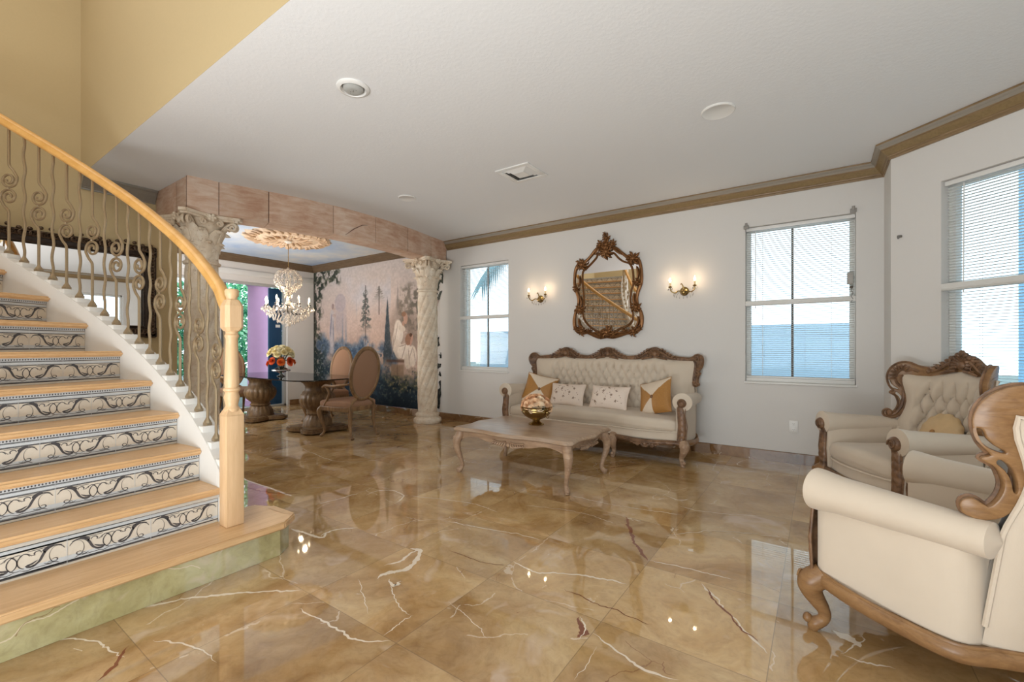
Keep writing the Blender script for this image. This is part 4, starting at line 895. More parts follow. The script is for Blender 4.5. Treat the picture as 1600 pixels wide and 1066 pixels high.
# ------------------------------------------------------------------ carved upholstered seats (armchairs and sofa)
def interp(pts,x):
    if x<=pts[0][0]: return pts[0][1]
    for (a,b),(c,d) in zip(pts[:-1],pts[1:]):
        if x<=c: return b+(d-b)*(x-a)/(c-a)
    return pts[-1][1]
def seat_unit(kind,name,loc,rz,label,cat,group=None):
    sofa=kind=='sofa'
    hw=1.075 if sofa else .375      # arm centre
    s0,Rb,Yb,tilt=(1.0,.17,.285,.10) if sofa else (.06,.365,.245,.13)
    yf=-.38 if sofa else -.40; za=.635 if sofa else .588; ra=.088 if sofa else .084
    root=empty(name,(loc[0],loc[1],0),rz,label,cat,group)
    def bm_(s,z,t):
        a_=abs(s); sg=1 if s>=0 else -1
        if a_<=s0: x,y,nx,ny=s,Yb,0,-1
        else: a=(a_-s0)/Rb; x=sg*(s0+Rb*sin(a)); y=Yb-Rb*(1-cos(a)); nx,ny=-sg*sin(a),-cos(a)
        return Vector((x+nx*t,y+ny*t+tilt*(z-.45),z))
    if not sofa:
        outer=[(0,1.14),(.04,1.135),(.08,1.115),(.12,1.085),(.17,1.06),(.22,1.045),(.27,1.045),(.31,1.055),(.35,1.075),(.39,1.083),(.43,1.075),(.465,1.05),(.488,1.01),(.493,.965),(.485,.93),(.47,.895),(.452,.872),(.440,.858),(.455,.851),(.460,.842),(.446,.833),(.425,.82),(.41,.795),(.40,.765),(.402,.735),(.412,.708),(.425,.692),(.445,.705),(.462,.712),(.480,.705),(.487,.685),(.478,.660),(.455,.648),(.43,.645),(.40,.655),(.375,.68),(.358,.73),(.353,.78),(.362,.83),(.380,.88),(.398,.93),(.402,.965),(.392,.98)]
        inner=[(.36,.985),(.30,.975),(.22,.975),(.15,.99),(.08,1.01),(0,1.02)]
        slots=[[(.481,.937),(.470,.905),(.445,.880),(.415,.868),(.412,.874),(.435,.889),(.457,.912),(.468,.937)],[(.418,.846),(.394,.826),(.377,.79),(.370,.750),(.377,.748),(.388,.785),(.405,.815),(.424,.834)]]
        wz=[(.2,.39),(.42,.39),(.62,.39),(.68,.375),(.73,.362),(.78,.357),(.83,.366),(.88,.384),(.93,.402),(.965,.406),(1.1,.40)]
        crests=[(0,1.07,1.)]; pit=(.105,.19); tz0=.87; usep=.30
    else:
        outer=[(0,1.185),(.04,1.18),(.09,1.155),(.14,1.115),(.20,1.09),(.27,1.08),(.34,1.085),(.42,1.10),(.48,1.14),(.53,1.172),(.58,1.185),(.62,1.183),(.67,1.16),(.73,1.115),(.80,1.09),(.90,1.075),(.99,1.07),(1.03,1.085),(1.06,1.105),(1.10,1.112),(1.14,1.10),(1.165,1.065),(1.168,1.02),(1.15,.975),(1.125,.945),(1.105,.92),(1.12,.905),(1.115,.885),(1.10,.865),(1.09,.83),(1.09,.80),(1.105,.785),(1.105,.765),(1.07,.755),(1.045,.765),(1.04,.80),(1.042,.85),(1.052,.92),(1.062,.98),(1.058,1.02),(1.04,1.035)]
        inner=[(.99,1.035),(.90,1.035),(.80,1.04),(.70,1.055),(.60,1.065),(.50,1.055),(.42,1.045),(.30,1.04),(.20,1.045),(.10,1.06),(0,1.068)]
        slots=[]
        wz=[(.2,1.06),(.7,1.06),(.76,1.05),(.80,1.045),(.85,1.047),(.92,1.057),(.98,1.067),(1.1,1.06)]
        crests=[(0,1.115,1.),(.595,1.115,1.),(-.595,1.115,1.)]; pit=(.10,.17); tz0=.935; usep=.80
    oc=[(p.x,p.y) for p in crom([(a,b,0) for a,b in outer],2)]; ic=[(p.x,p.y) for p in crom([(a,b,0) for a,b in inner],2)]
    loop=oc+ic+[(-a,b) for a,b in reversed(ic[:-1])]+[(-a,b) for a,b in reversed(oc[1:])]
    frame=[loop]+[[(p.x,p.y) for p in crom([(a,b,0) for a,b in s],3,True)] for s in slots]+[[(-p.x,p.y) for p in reversed(crom([(a,b,0) for a,b in s],3,True))] for s in slots]
    M=MB(); curve2d(M,frame,.036,.006,xf=lambda p:bm_(p[0],p[1],p[2]+.0),maxlen=.05); back_frame=M.build('back_frame',plate if not sofa else carve,root,angle=45)
    # ---- carving on the front of the frame
    C=MB(); tf=.018
    for sg in(-1,1):
        # raised bead along outer edge
        tube(C,[bm_(a*sg,b,tf) for a,b in oc],.0085 if not sofa else .010,6)
        if not sofa:
            tube(C,[bm_(sg*a,b,tf) for a,b in [(p.x,p.y) for p in crom([(.30,1.01,0),(.36,1.03,0),(.41,1.02,0),(.435,.98,0),(.43,.93,0),(.40,.89,0)],5)]],.011,6)
            for k in range(9):
                a=math.radians(150-22*k); c=(.405,.985); tube(C,[bm_(sg*(c[0]+.028*cos(a)),c[1]+.035*sin(a),tf+.002),bm_(sg*(c[0]+.05*cos(a)),c[1]+.06*sin(a),tf+.010),bm_(sg*(c[0]+.073*cos(a)),c[1]+.078*sin(a),tf+.002)],[.005,.011,.006],6)
            blob(C,bm_(sg*.447,.682,tf),(.028,.02,.028),10,7); tube(C,[bm_(sg*a,b,tf+.003) for a,b in((.38,.86),(.372,.80),(.378,.74),(.40,.69),(.43,.665))],[.006,.011,.012,.011,.009],6)
        else:
            for k in range(8):
                a=math.radians(170-25*k); c=(1.105,1.05); tube(C,[bm_(sg*(c[0]+.02*cos(a)),c[1]+.02*sin(a),tf+.002),bm_(sg*(c[0]+.05*cos(a)),c[1]+.052*sin(a),tf+.008)],[.010,.007],6)
            for k in range(6): z=.95-.03*k; blob(C,bm_(sg*(1.10-.01*k),z,tf+.002),(.022,.014,.016),7,5)
            tube(C,[bm_(sg*a,b,tf+.003) for a,b in((1.07,1.0),(1.075,.93),(1.068,.86),(1.066,.80))],[.012,.012,.01,.008],6)
            blob(C,bm_(sg*1.075,.775,tf+.003),(.03,.02,.02),8,6)
    for (cs,cz,sc) in crests:
        m=lambda ds,dz,t=0: bm_(cs+ds*sc,cz+dz*sc*1.12,tf+t*1.7)
        blob(C,m(0,0,.008),(.034,.022,.030),10,8)
        for k in range(11):
            a=math.radians(-20+22*k); tube(C,[m(.030*cos(a),.028*sin(a),.006),m(.058*cos(a),.052*sin(a),.016),m(.078*cos(a),.062*sin(a),.004)],[.007,.013,.006],6)
        for sg in(-1,1):
            sp=crom([tuple(m(sg*.07,.02,.01)),tuple(m(sg*.12,-.005,.012)),tuple(m(sg*.17,-.035,.01)),tuple(m(sg*.23,-.05,.006))],4); tube(C,sp,[.014-.0006*k for k in range(len(sp))],6)
            sp=crom([tuple(m(sg*.03,-.035,.01)),tuple(m(sg*.09,-.045,.014)),tuple(m(sg*.15,-.06,.008))],4); tube(C,sp,[.013-.0006*k for k in range(len(sp))],6)
            for k in range(6): blob(C,m(sg*(.085+.030*k),.046-.019*k,.008),(.020,.015,.014),7,5)
            for k in range(4): tube(C,[m(sg*(.10+.035*k),.0-.012*k,.010),m(sg*(.115+.035*k),.028-.016*k,.014),m(sg*(.14+.035*k),.03-.016*k,.006)],[.005,.009,.003],5)
            tube(C,[m(sg*.10+sg*.022*cos(q),-.018+.018*sin(q),.012) for q in [j*.6 for j in range(10)]],.006,5)
        if not sofa:   # tall leafy cresting
            for ds,dz,rr in((0,.075,.022),(-.03,.062,.02),(.03,.062,.02),(-.06,.045,.018),(.06,.045,.018),(.09,.03,.014),(-.09,.03,.014)): blob(C,m(ds,dz,.012),(rr,rr*.8,rr),8,6)
    C.build('carving',carve,root,angle=50)
    # ---- tufted inside back
    ztop=lambda s: interp(sorted([(a,b) for a,b in inner+[outer[-1]]]),abs(s))
    hb=MB(); NU,NV=(150,40) if sofa else (84,56)
    pa,pb=pit
    def front(u,v_,tt=None):
        u=2*u-1; wmax=wz[-1][1]; z=.40+v_*(ztop(u*wmax)+.008-.40); s=u*interp(wz,z)
        A=s/pa+(z-tz0)/pb*1.0; B=s/pa-(z-tz0)/pb*1.0
        inside=max(0,min(1,(usep-abs(s))/.05)); 
        if z<tz0: h_=(abs(sin(PI*A/1.))*abs(sin(PI*B/1.)))**.24
        else: h_=1-(1-abs(sin(PI*s/pa))**.55)*max(0,1-(z-tz0)/(.10 if sofa else .085))*1.0
        h_=1-(1-h_)*inside
        edge=(1-abs(u)**10)*(1-v_**14); t=.012+(.068 if sofa else .066)*edge-(.078*(1-h_))*edge
        return bm_(s,z,t)
    surf(hb,front,NU,NV); hbk=hb.build('back_cushion',cream,root,angle=80)
    bt=MB()
    rows=3
    for r in range(0,rows+2):
        z=tz0-pb*.5*r
        for i in range(-12,13):
            s=(i+(.5 if r%2 else 0))*pa
            if abs(s)<usep-.02 and z>.5: blob(bt,bm_(s,z,.026),(.011,.008,.011),8,5)
    bt.build('buttons',cream,hbk)
    # ---- outside back panel with piping
    ob=MB()
    def rear(u,v_):
        u=2*u-1; wmax=wz[-1][1]; z=.235+v_*(ztop(u*wmax)-.004-.235); s=u*(interp(wz,z)-.006); e=(1-abs(u)**12)*(1-v_**16); return bm_(s,z,-.018-.016*e)
    surf(ob,rear,40,30); ob.build('outside_back',cream,root)
    pp=MB(); pts=[]
    for k in range(21): z=.30+(ztop(.9*wz[-1][1])-.3)*k/20; pts.append((interp(wz,z)-.004,z))
    full=[(a,b) for a,b in pts]+[(wz[-1][1]*(1-k/24)-.01,ztop(wz[-1][1]*(1-k/24))-.004) for k in range(1,25)]
    full+= [(-a,b) for a,b in reversed(full[:-1])]
    tube(pp,[bm_(a,b,-.022) for a,b in full],.008,6); pp.build('piping',cream,root)
    # ---- arms: body and roll
    for sg in(-1,1):
        A=MB(); yb_arm=.15 if not sofa else .22
        xo=hw+.024; xi=hw-.055
        tipy=bm_(s0+Rb*.9,.5,0)
        path=[bm_(wz[0][1]*.80,.35,.035)[:2],bm_(wz[0][1]*.93 if not sofa else 1.04,.35,.012)[:2]] 
        path=[tuple(p) for p in path]+[(xo+.016,.05),(xo+.010,-.18),(xo,yf+.03),(xo-.012,yf+.006),(hw,yf),(xi+.012,yf+.006),(xi,yf+.03),(xi,-.1),(xi,.22 if sofa else .07)]
        pc_=crom([(a,b,0) for a,b in path],4)
        surf(A,lambda u,v_: (lambda p:(sg*p.x,p.y,.235+v_*(za-.235)))(pc_[min(int(round(u*(len(pc_)-1))),len(pc_)-1)]),len(pc_)-1,6)
        # roll: radius eases towards the back, rounded ends
        def roll(u,v_):
            y=yf-.028+(yb_arm-yf+.028)*u; e=min(u,1-u*1.0); rr=ra*(1-.28*u); q=min(1,u/.05); q2=min(1,(1-u)/.035); rr*=(q*(2-q))**.5 if q<1 else 1; rr*=(q2*(2-q2))**.5 if q2<1 else 1
            a=2*PI*v_; bulge=1+.16*max(0,1-u*5)
            return (sg*(hw+.008+rr*bulge*cos(a)),y,za+rr*bulge*sin(a)*.94+.012*(1-u))
        surf(A,roll,26,26,cv=True)
        A.build('arm',cream,root,angle=60)
        # carved front post with scroll
        Pm=MB()
        def post(u,v_):
            q=-1+2*u; z=.235+v_*(za-.235); xc=hw+ (.010*sin(v_*PI*1.1)-.012*v_)*1.0; ww=interp([(0,.028),(.3,.040),(.7,.036),(1,.026)],v_)
            rid=.006*abs(sin(v_*PI*7+abs(q)*1.6))*(1-abs(q)**4); y=yf-.006-.024*(1-q*q)**.5*interp([(0,.8),(.5,.7),(1,.35)],v_)-rid*.7
            return (sg*(xc+q*ww),y,z)
        surf(Pm,post,14,70)
        lathe(Pm,[(0,.040),(.018,.038),(.026,.030),(.030,.034),(.041,.028),(.045,.018),(.045,0),(0,0)],(0,0,0),22,xf=lambda p:(sg*(hw+.006+p[0]),yf-.006-p[2],za+.002+p[1]))
        tube(Pm,[Vector((sg*(hw+.006+(.034-.0012*k)*cos(PI*1.1-k*.42)),yf-.042,za+(.034-.0012*k)*sin(PI*1.1-k*.42))) for k in range(22)],.006,5)
        for s_ in(-1,1): tube(Pm,[(sg*(hw+s_*.040),yf-.004,.26),(sg*(hw+.012+s_*.042),yf-.004,.40),(sg*(hw+s_*.036),yf-.004,.52),(sg*(hw-.002+s_*.042),yf-.004,za)],.006,6)
        Pm.build('arm_post',carve,root,angle=60)
    # ---- seat
    sc=MB(); hx=hw-.05
    def sfn(p):
        k=max(0,-(p.y)/.38); b=.045*cos(min(1,abs(p.x)/hx)*PI/2)*k if not sofa else .03*(cos(p.x/hx*PI*3)*.5+.5)*k*(1-abs(p.x)/hx*.3)
        crown=.02*cos(min(1,abs(p.x)/hx)*PI/2)
        return Vector((p.x,p.y-b,p.z+(crown if p.z>.35 else 0)))
    sy=.345 if sofa else .268; roundbox(sc,(0,-.40+sy,.395),(hx,sy,.062),.05,14 if not sofa else 26,fn=sfn); roundbox(sc,(0,-.39+sy,.300),(hx-(0 if sofa else .01),sy-.01,.065),.03,14 if not sofa else 26,fn=sfn); st=sc.build('seat_cushion',cream,root,angle=60)
    pp=MB(); tube(pp,[sfn(Vector((hx*(1-2*k/40),-.395+.02*(abs(1-2*k/40)**8),.335))) for k in range(41)],.007,6); pp.build('piping',cream,st)
    # ---- rails
    R=MB()
    n=40; pts=[]
    for k in range(n+1):
        q=-1+2*k/n; p=sfn(Vector((hx*q,-.385,.3))); dip=.020*(.5+.5*cos(q*PI)) if not sofa else .016*(.5+.5*cos(q*PI*3)); pts.append((q*(hw-.01),p.y-.005,.232-dip))
    tube(R,pts,.024,8,flat=(1,1.1)); tube(R,[(a,b-.018,c+.014) for a,b,c in pts],.006,5)
    R.build('front_rail',carve,root,angle=50)
    R=MB()
    cs_=[(0,1.)] if not sofa else [(-.72,1.),(0,1.),(.72,1.)]
    for cx,s_ in cs_:
        i=min(range(len(pts)),key=lambda j:abs(pts[j][0]-cx)); y0=pts[i][1]-.02; z0=pts[i][2]-.012
        blob(R,(cx,y0,z0-.004),(.024,.016,.022),8,6)
        for k in range(7): a=math.radians(200+23*k); blob(R,(cx+.034*cos(a),y0,z0+.026*sin(a)-.004),(.013,.009,.013),6,5)
        for sg in(-1,1):
            for k in range(6): blob(R,(cx+sg*(.05+.03*k),y0+.002,z0-.012*sin(k)-.006+.003*k),(.018,.011,.012-.001*k),6,5)
            tube(R,spiral((cx+sg*.075,y0,z0-.014),.020,.006,PI/2,1.3,12,sg>0),.006,5)
    R.build('rail_carving',carve,root,angle=50)
    for sg in(-1,1):
        R=MB(); sp=[(hw+.02,yf+.0,.236),(hw+.052,yf+.14,.222),(hw+.056,-.12,.208),(hw+.054,.05,.205)]+[tuple(bm_(q,.25,-.035)[:2])+(.208,) for q in ((.36,.25,.12,0) if not sofa else (1.02,.8,.4,0))]
        sp=crom([(sg*a,b,c) for a,b,c in sp],6); tube(R,sp,.027,8,flat=(.8,1.15)); tube(R,[(p[0]*1.006,p[1]+.002,p[2]+.026) for p in sp],.008,6); R.build('side_rail',plate,root,angle=60)
    # ---- legs
    xs=[-hw,hw] if not sofa else [-hw,-.36,.36,hw]
    for x in xs:
        o=1 if x>0 else -1; corner=abs(x)>.37; L=MB()
        ox=.028*o if corner else 0
        ctube(L,[(x,yf+.022,.245),(x+ox*1.1,yf-.014,.205),(x+ox*.9,yf-.012,.16),(x-ox*.1,yf+.018,.09),(x-ox*.1,yf+.016,.052),(x+ox*.5,yf-.004,.03),(x+ox*.6,yf-.012,.012),(x+ox*.3,yf-.002,.002)],[.048,.050,.040,.024,.022,.026,.022,.014],5,12)
        blob(L,(x+ox*1.05,yf-.028,.045),(.020,.018,.020),9,6)
        tube(L,[Vector((x+ox*1.2+.018*cos(q),yf-.055+.02*0,.215+.022*sin(q))) for q in [j*.5 for j in range(9)]],.006,5)
        for k in range(4): blob(L,(x+ox*1.1,yf-.060+.006*k,.20-.018*k),(.013,.010,.011),6,5)
        L.build('leg',plate if not sofa else grey_wood,root,angle=60)
    for sg in(-1,1):
        x=(hw-.09)*sg if sofa else .25*sg; L=MB(); yb=Yb-(.03 if sofa else .07); ctube(L,[(x,yb,.24),(x,yb+.02,.14),(x+.005*sg,yb+.035,.06),(x+.01*sg,yb+.075 if not sofa else yb+.05,.001)],[.032,.028,.022,.02],4,10); L.build('leg',plate,root,angle=60)
    return root
seat_unit('chair','armchair',(.565,4.19),math.radians(-60),'cream tufted armchair with carved crest, facing the room in front of the bay window','armchair')
seat_unit('chair','armchair',(.535,2.40),math.radians(-120.7),'cream armchair seen from behind and the side, closest to the viewer','armchair')
seat_unit('sofa','sofa',(-2.20,4.96),0,'long cream button tufted sofa with carved triple crested back under the gilt mirror','sofa')
# ------------------------------------------------------------------ pillows
def pillow(name,loc,rot,w_,h_,th,mats,matf,label,group=None,parts=None):
    M=MB()
    def f(side):
        def g(u,v_):
            a=2*u-1;b=2*v_-1; pin=1-.07*(1-abs(a)**2)*abs(b)**3 ; pin2=1-.07*(1-abs(b)**2)*abs(a)**3
            t=th*((1-abs(a)**2.4)*(1-abs(b)**2.4))**.55; return (a*w_/2*pin2,side*t*.5,b*h_/2*pin)
        return g
    n=48
    for side in(-1,1):
        vs=[];fs=[]; g=f(side)
        for i in range(n+1):
            for j in range(n+1): vs.append(g(i/n,j/n))
        base=len(M.v); M.v.extend(vs)
        for i in range(n):
            for j in range(n):
                M.f.append((base+i*(n+1)+j,base+(i+1)*(n+1)+j,base+(i+1)*(n+1)+j+1,base+i*(n+1)+j+1)); M.m.append(matf((i+.5)/n*2-1,(j+.5)/n*2-1,side) if matf else 0)
    e=empty(name,loc,0,label,'cushion',group)
    o=M.build('cover',mats,e,angle=80); o.rotation_euler=rot
    P2=MB(); g=f(0); rim=[g(k/12,0) for k in range(12)]+[g(1,k/12) for k in range(12)]+[g(1-k/12,1) for k in range(12)]+[g(0,1-k/12) for k in range(12)]
    tube(P2,rim,.0045,5,closed=True); q=P2.build('cord_trim',mats[-1] if len(mats)>1 else mats[0],e); q.rotation_euler=rot
    if parts:
        P3=MB(); parts(P3,g,th); q=P3.build('brooch' if parts is brooch else 'embroidery',decor_m,e); q.rotation_euler=rot
    return e
decor_m=plain('bead_brown',rgb(120,84,54),.4)
emb_m=plain('embroidered_ivory',rgb(230,212,196),.75,bump=.2,bscale=90,var=.05)
def flowers_on(P3,g,th):
    rr=random.Random(8)
    for (a,b) in((-.55,.1),(-.25,.45),(-.1,-.25),(.2,.15),(.42,.5),(.45,-.35),(-.6,-.5),(.0,.75)):
        x=a*.24;z=b*.14; y=-.5*th*((1-abs(a)**2.4)*(1-abs(b)**2.4))**.55-.002
        for k in range(5):
            q=k*2*PI/5+a*3; P3.add([(x,y,z),(x+.010*cos(q-.4),y,z+.010*sin(q-.4)),(x+.022*cos(q),y+.001,z+.022*sin(q)),(x+.010*cos(q+.4),y,z+.010*sin(q+.4))],[(0,1,2,3)])
    for _ in range(26):
        a=rr.uniform(-.8,.75);b=rr.uniform(-.8,.8); y=-.5*th*((1-abs(a)**2.4)*(1-abs(b)**2.4))**.55-.001; blob(P3,(a*.24,y,b*.14),(.0045,.003,.0045),6,4)
def brooch(P3,g,th): blob(P3,(0,-.5*th-.002,-.01),(.018,.008,.022),10,6)
tri=lambda a,b,s: 0 if (abs(a)<abs(b)*1.05+.0) else 1
pillow('throw_pillow',(-3.02,4.99,.635),(math.radians(-22),math.radians(12),math.radians(18)),.42,.40,.13,[ivory_fab,gold_fab],tri,'gold and ivory satin cushion at the left end of the sofa',parts=brooch)
pillow('throw_pillow',(-2.60,4.96,.595),(math.radians(-24),0,math.radians(3)),.46,.29,.12,[emb_m],None,'ivory cushion with brown embroidered flowers, left one of the pair on the sofa','embroidered cushions on the sofa',flowers_on)
pillow('throw_pillow',(-2.04,4.95,.595),(math.radians(-24),0,math.radians(-3)),.48,.29,.12,[emb_m],None,'ivory cushion with brown embroidered flowers, right one of the pair on the sofa','embroidered cushions on the sofa',flowers_on)
pillow('throw_pillow',(-1.50,4.96,.635),(math.radians(-22),math.radians(-16),math.radians(-18)),.42,.40,.13,[ivory_fab,gold_fab],lambda a,b,s: 0 if b>0 and abs(a)<b*1.1 or (b<0 and a<0 and abs(b)>abs(a)) else 1,'gold and ivory satin cushion with a brooch at the right end of the sofa',parts=brooch)
# round gathered cushion on the far armchair
e=empty('round_pillow',(.66,4.21,.585),math.radians(-60),'round gathered gold velvet cushion leaning in the tufted armchair by the bay','cushion'); M=MB()
def rp(u,v_):
    a=2*PI*u; b=PI*(v_-.5); r=.155*(abs(cos(b))**.75)*(1+.03*sin(a*14)*abs(cos(b))); return (r*cos(a),-.055*sin(b)*1.,r*sin(a))
surf(M,rp,84,22,cu=True); o=M.build('cover',gold_soft,e); o.rotation_euler=(math.radians(-20),0,0); o.location=(0,.04,0)
M=MB(); blob(M,(0,-.058,0),(.02,.012,.02),10,6); o=M.build('button',gold_fab,e); o.rotation_euler=(math.radians(-20),0,0); o.location=(0,.04,0)
# ------------------------------------------------------------------ coffee table
ct=empty('coffee_table',(-2.25,3.565,0),0,'washed wood coffee table with carved apron and curved legs before the sofa','table')
def cto(off=0):
    hx,hy=.635-off,.43-off; pts=[]
    side=lambda L,q: (.028*(cos(q*PI)**2)*-1+.0)   # concave near corners
    def edge(a,b,n,nrm):
        for k in range(n):
            q=k/n; p=Vector(a).lerp(Vector(b),q); w=.030*(.5-.5*cos(q*2*PI*2))*-1+.022*sin(q*PI)**2
            pts.append((p[0]+nrm[0]*w,p[1]+nrm[1]*w))
    c=.035
    edge((-hx+c,-hy),(hx-c,-hy),32,(0,-1)); edge((hx-c,-hy),(hx,-hy+c),4,(0,0)); edge((hx,-hy+c),(hx,hy-c),24,(1,0)); edge((hx,hy-c),(hx-c,hy),4,(0,0))
    edge((hx-c,hy),(-hx+c,hy),32,(0,1)); edge((-hx+c,hy),(-hx,hy-c),4,(0,0)); edge((-hx,hy-c),(-hx,-hy+c),24,(-1,0)); edge((-hx,-hy+c),(-hx+c,-hy),4,(0,0)); return pts
M=MB(); lay=[(.022,.397),(.008,.402),(0,.410),(0,.418),(.006,.425),(.010,.428),(.016,.436),(.03,.438)]; n=len(cto()); vs=[]
for o,z in lay: vs+=[(a,b,z) for a,b in cto(o)]
fs=[(i*n+j,i*n+(j+1)%n,(i+1)*n+(j+1)%n,(i+1)*n+j) for i in range(len(lay)-1) for j in range(n)]+[tuple(range(n))[::-1],tuple((len(lay)-1)*n+j for j in range(n))]
M.add(vs,fs)
t=NT('table_top_wood'); v=t.coord(scale=(1,9,9)); n1=t.noise(v,3,5,.6,.5); n2=t.noise(t.coord(),2.2,4); t.set(t.mix(t.ramp(n2.outputs[0],[(.45,(0,0,0)),(.7,(.6,.6,.6))]),t.ramp(n1.outputs[0],[(.3,rgb(150,120,94)),(.7,rgb(190,162,134))]),rgb(176,164,154)),.28,0,.5); t.bump(n1.outputs[0],.05,.003)
M.build('table_top',t.m,ct,angle=40)
M=MB(); 
def apron(a,b,nrm,n):
    a=Vector(a);b=Vector(b); L=(b-a).length; vs=[]
    for k in range(n+1):
        q=k/n; p=a.lerp(b,q); bot=.398-.052-.014*cos(q*2*PI*3)*(1 if .1<q<.9 else .3)-.022*math.exp(-((q-.5)/.13)**2)-.03*math.exp(-(min(q,1-q)/.05)**2)
        bow=.016*sin(q*PI)
        for o,z in((.0,.400),(.0,bot),(-.022,bot),(-.022,.400)): vs.append((p[0]+nrm[0]*(o+bow),p[1]+nrm[1]*(o+bow),z))
    fs=[(i*4+j,i*4+(j+1)%4,(i+1)*4+(j+1)%4,(i+1)*4+j) for i in range(n) for j in range(4)]+[(0,1,2,3),tuple(n*4+j for j in range(4))]; M.add(vs,fs)
hx,hy=.575,.372
apron((-hx,-hy,0),(hx,-hy,0),(0,-1),48); apron((hx,-hy,0),(hx,hy,0),(1,0),36); apron((hx,hy,0),(-hx,hy,0),(0,1),48); apron((-hx,hy,0),(-hx,-hy,0),(-1,0),36); M.build('apron',grey_wood,ct,angle=40)
M=MB()
for (cx,cy,tx,ty,nx,ny) in((0,-hy,1,0,0,-1),(0,hy,1,0,0,1),(hx,0,0,1,1,0),(-hx,0,0,1,-1,0)):
    M=MB(); g=lambda s,o,z:(cx+tx*s+nx*(.02+o),cy+ty*s+ny*(.02+o),z)
    blob(M,g(0,0,.335),(.022 if tx else .014,.014 if tx else .022,.02),8,6)
    for sg in(-1,1):
        for k in range(6): s=sg*(.03+.025*k); tube(M,[g(s,0,.345),g(s+sg*.012,.008,.322+.002*k),g(s+sg*.03,.004,.312+.005*k)],[.008,.010,.003],5)
        tube(M,crom([g(sg*.02,.004,.36),g(sg*.09,.006,.352),g(sg*.17,.004,.362)],4),.006,5)
    M.build('apron_carving',grey_wood,ct,angle=60)
for sx in(-1,1):
    for sy in(-1,1):
        L=MB(); x,y=sx*(hx-.0),sy*(hy-.0); d=.7071
        P_=lambda o,z:(x+sx*d*o,y+sy*d*o,z)
        ctube(L,[P_(-.01,.400),P_(.006,.35),P_(.030,.30),P_(.022,.22),P_(-.012,.12),P_(-.022,.06),P_(.004,.022),P_(.012,.002)],[.040,.043,.040,.029,.020,.018,.024,.018],5,12)
        blob(L,P_(.022,.028),(.015,.015,.015),8,6)
        for k in range(5): blob(L,P_(.062-.006*abs(k-1),.335-.03*k),(.012,.012,.017),6,5)
        for s_ in(-1,1): tube(L,[Vector(P_(.045,.35-.025*k))+Vector((-sy*d*s_*.020*sin(k*.9),sx*d*s_*.020*sin(k*.9),0)) for k in range(6)],.006,5)
        L.build('leg',grey_wood,ct,angle=60)
# brass bowl
bw=empty('brass_bowl',(-2.28,3.70,.438),0,'footed brass bowl of peach roses standing on the coffee table','bowl'); M=MB()
lathe(M,[(.075,0),(.078,.006),(.070,.014),(.045,.026),(.036,.04),(.040,.05),(.075,.062),(.115,.085),(.140,.115),(.146,.128),(.150,.133),(.148,.14),(.152,.150),(.150,.165),(.158,.172),(.160,.178),(.156,.180),(.145,.170),(.138,.13),(.11,.09),(.06,.068),(0,.064)],seg=40); M.build('bowl',brass,bw)
M=MB(); a0=math.radians(-20)
for a0 in(math.radians(-18),math.radians(162)): tube(M,[Vector((.165*cos(a0),.165*sin(a0),.105))+Vector((cos(a0),sin(a0),0))*.012*0+Vector((-sin(a0)*.0,cos(a0)*.0,0))+Vector((cos(a0)*.020*cos(q),sin(a0)*.020*cos(q),.024*sin(q))) for q in [j*PI/8 for j in range(16)]],.0035,6,closed=True); blob(M,(.158*cos(a0),.158*sin(a0),.132),(.012,.012,.012),8,6)
M.build('ring_handle',brass,bw)
# roses
def petal_mesh(M,R,seed,mat=0):
    rr=random.Random(seed)
    layers=[(3,.25,.55,.95),(4,.42,.62,.85),(5,.62,.62,.62),(6,.82,.52,.35),(6,.98,.40,.10)]
    for li,(n,rad,hh,up) in enumerate(layers):
        for k in range(n):
            a0=2*PI*(k+.5*(li%2))/n+rr.random()*.3; wd=PI/n*1.35
            def f(u,v_,a0=a0,wd=wd,rad=rad,hh=hh,up=up):
                a=a0+wd*(2*u-1)*(.55+.6*v_)*(1-.35*v_**4); out=rad*R*(.25+.75*v_**.7)+R*.10*(v_**5)*(1.2-up); z=R*(hh*v_*1.35-.15)*(.55+.45*up)-R*.12*(1-up)*v_**3-R*.14*(2*u-1)**2*v_
                return (out*cos(a),out*sin(a),z+R*.1*li*0)
            surf(M,f,5,5,mat=mat)
    blob(M,(0,0,.12*R),(.16*R,.16*R,.3*R),7,5,mat)
def rose_proto(mat,seed,name):
    M=MB(); petal_mesh(M,.05,seed); o=M.build(name,mat,angle=180,recalc=False); return o
peach=[plain('peach_petal_%d'%i,c,.7,bump=.05,var=.06,spec=.2) for i,c in enumerate((rgb(240,200,160),rgb(246,222,190),rgb(232,180,136)))]
protos=[rose_proto(peach[i%3],i,'rose') for i in range(3)]
stem_g=plain('leaf_dark',rgb(60,76,52),.5)
def scatter_flowers(center,R,hz,n,protos,label,group,cat='flower',scale=1,squash=.6,seed=3,zmin=.05):
    rr=random.Random(seed); k=0; ga=PI*(3-5**.5)
    for i in range(n):
        q=(i+.5)/n; phi=math.acos(1-q*(1-zmin)); a=i*ga
        d=Vector((sin(phi)*cos(a),sin(phi)*sin(a),cos(phi)*squash)); p=Vector(center)+Vector((d.x*R,d.y*R,d.z*R))
        pr=protos[rr.randrange(len(protos))]; o=pr.copy(); COL.objects.link(o); o.location=p; nrm=Vector((sin(phi)*cos(a),sin(phi)*sin(a),cos(phi)+.25)).normalized()
        o.rotation_euler=nrm.to_track_quat('Z','Y').to_euler(); s=scale*(.85+.3*rr.random()); o.scale=(s,s,s); tag(o,label,cat,group)
scatter_flowers((-2.28,3.70,.602),.128,0,24,protos,'peach silk rose in the brass bowl on the coffee table','peach roses in the brass bowl',squash=.85)
for o in protos: bpy.data.objects.remove(o)
M=MB()
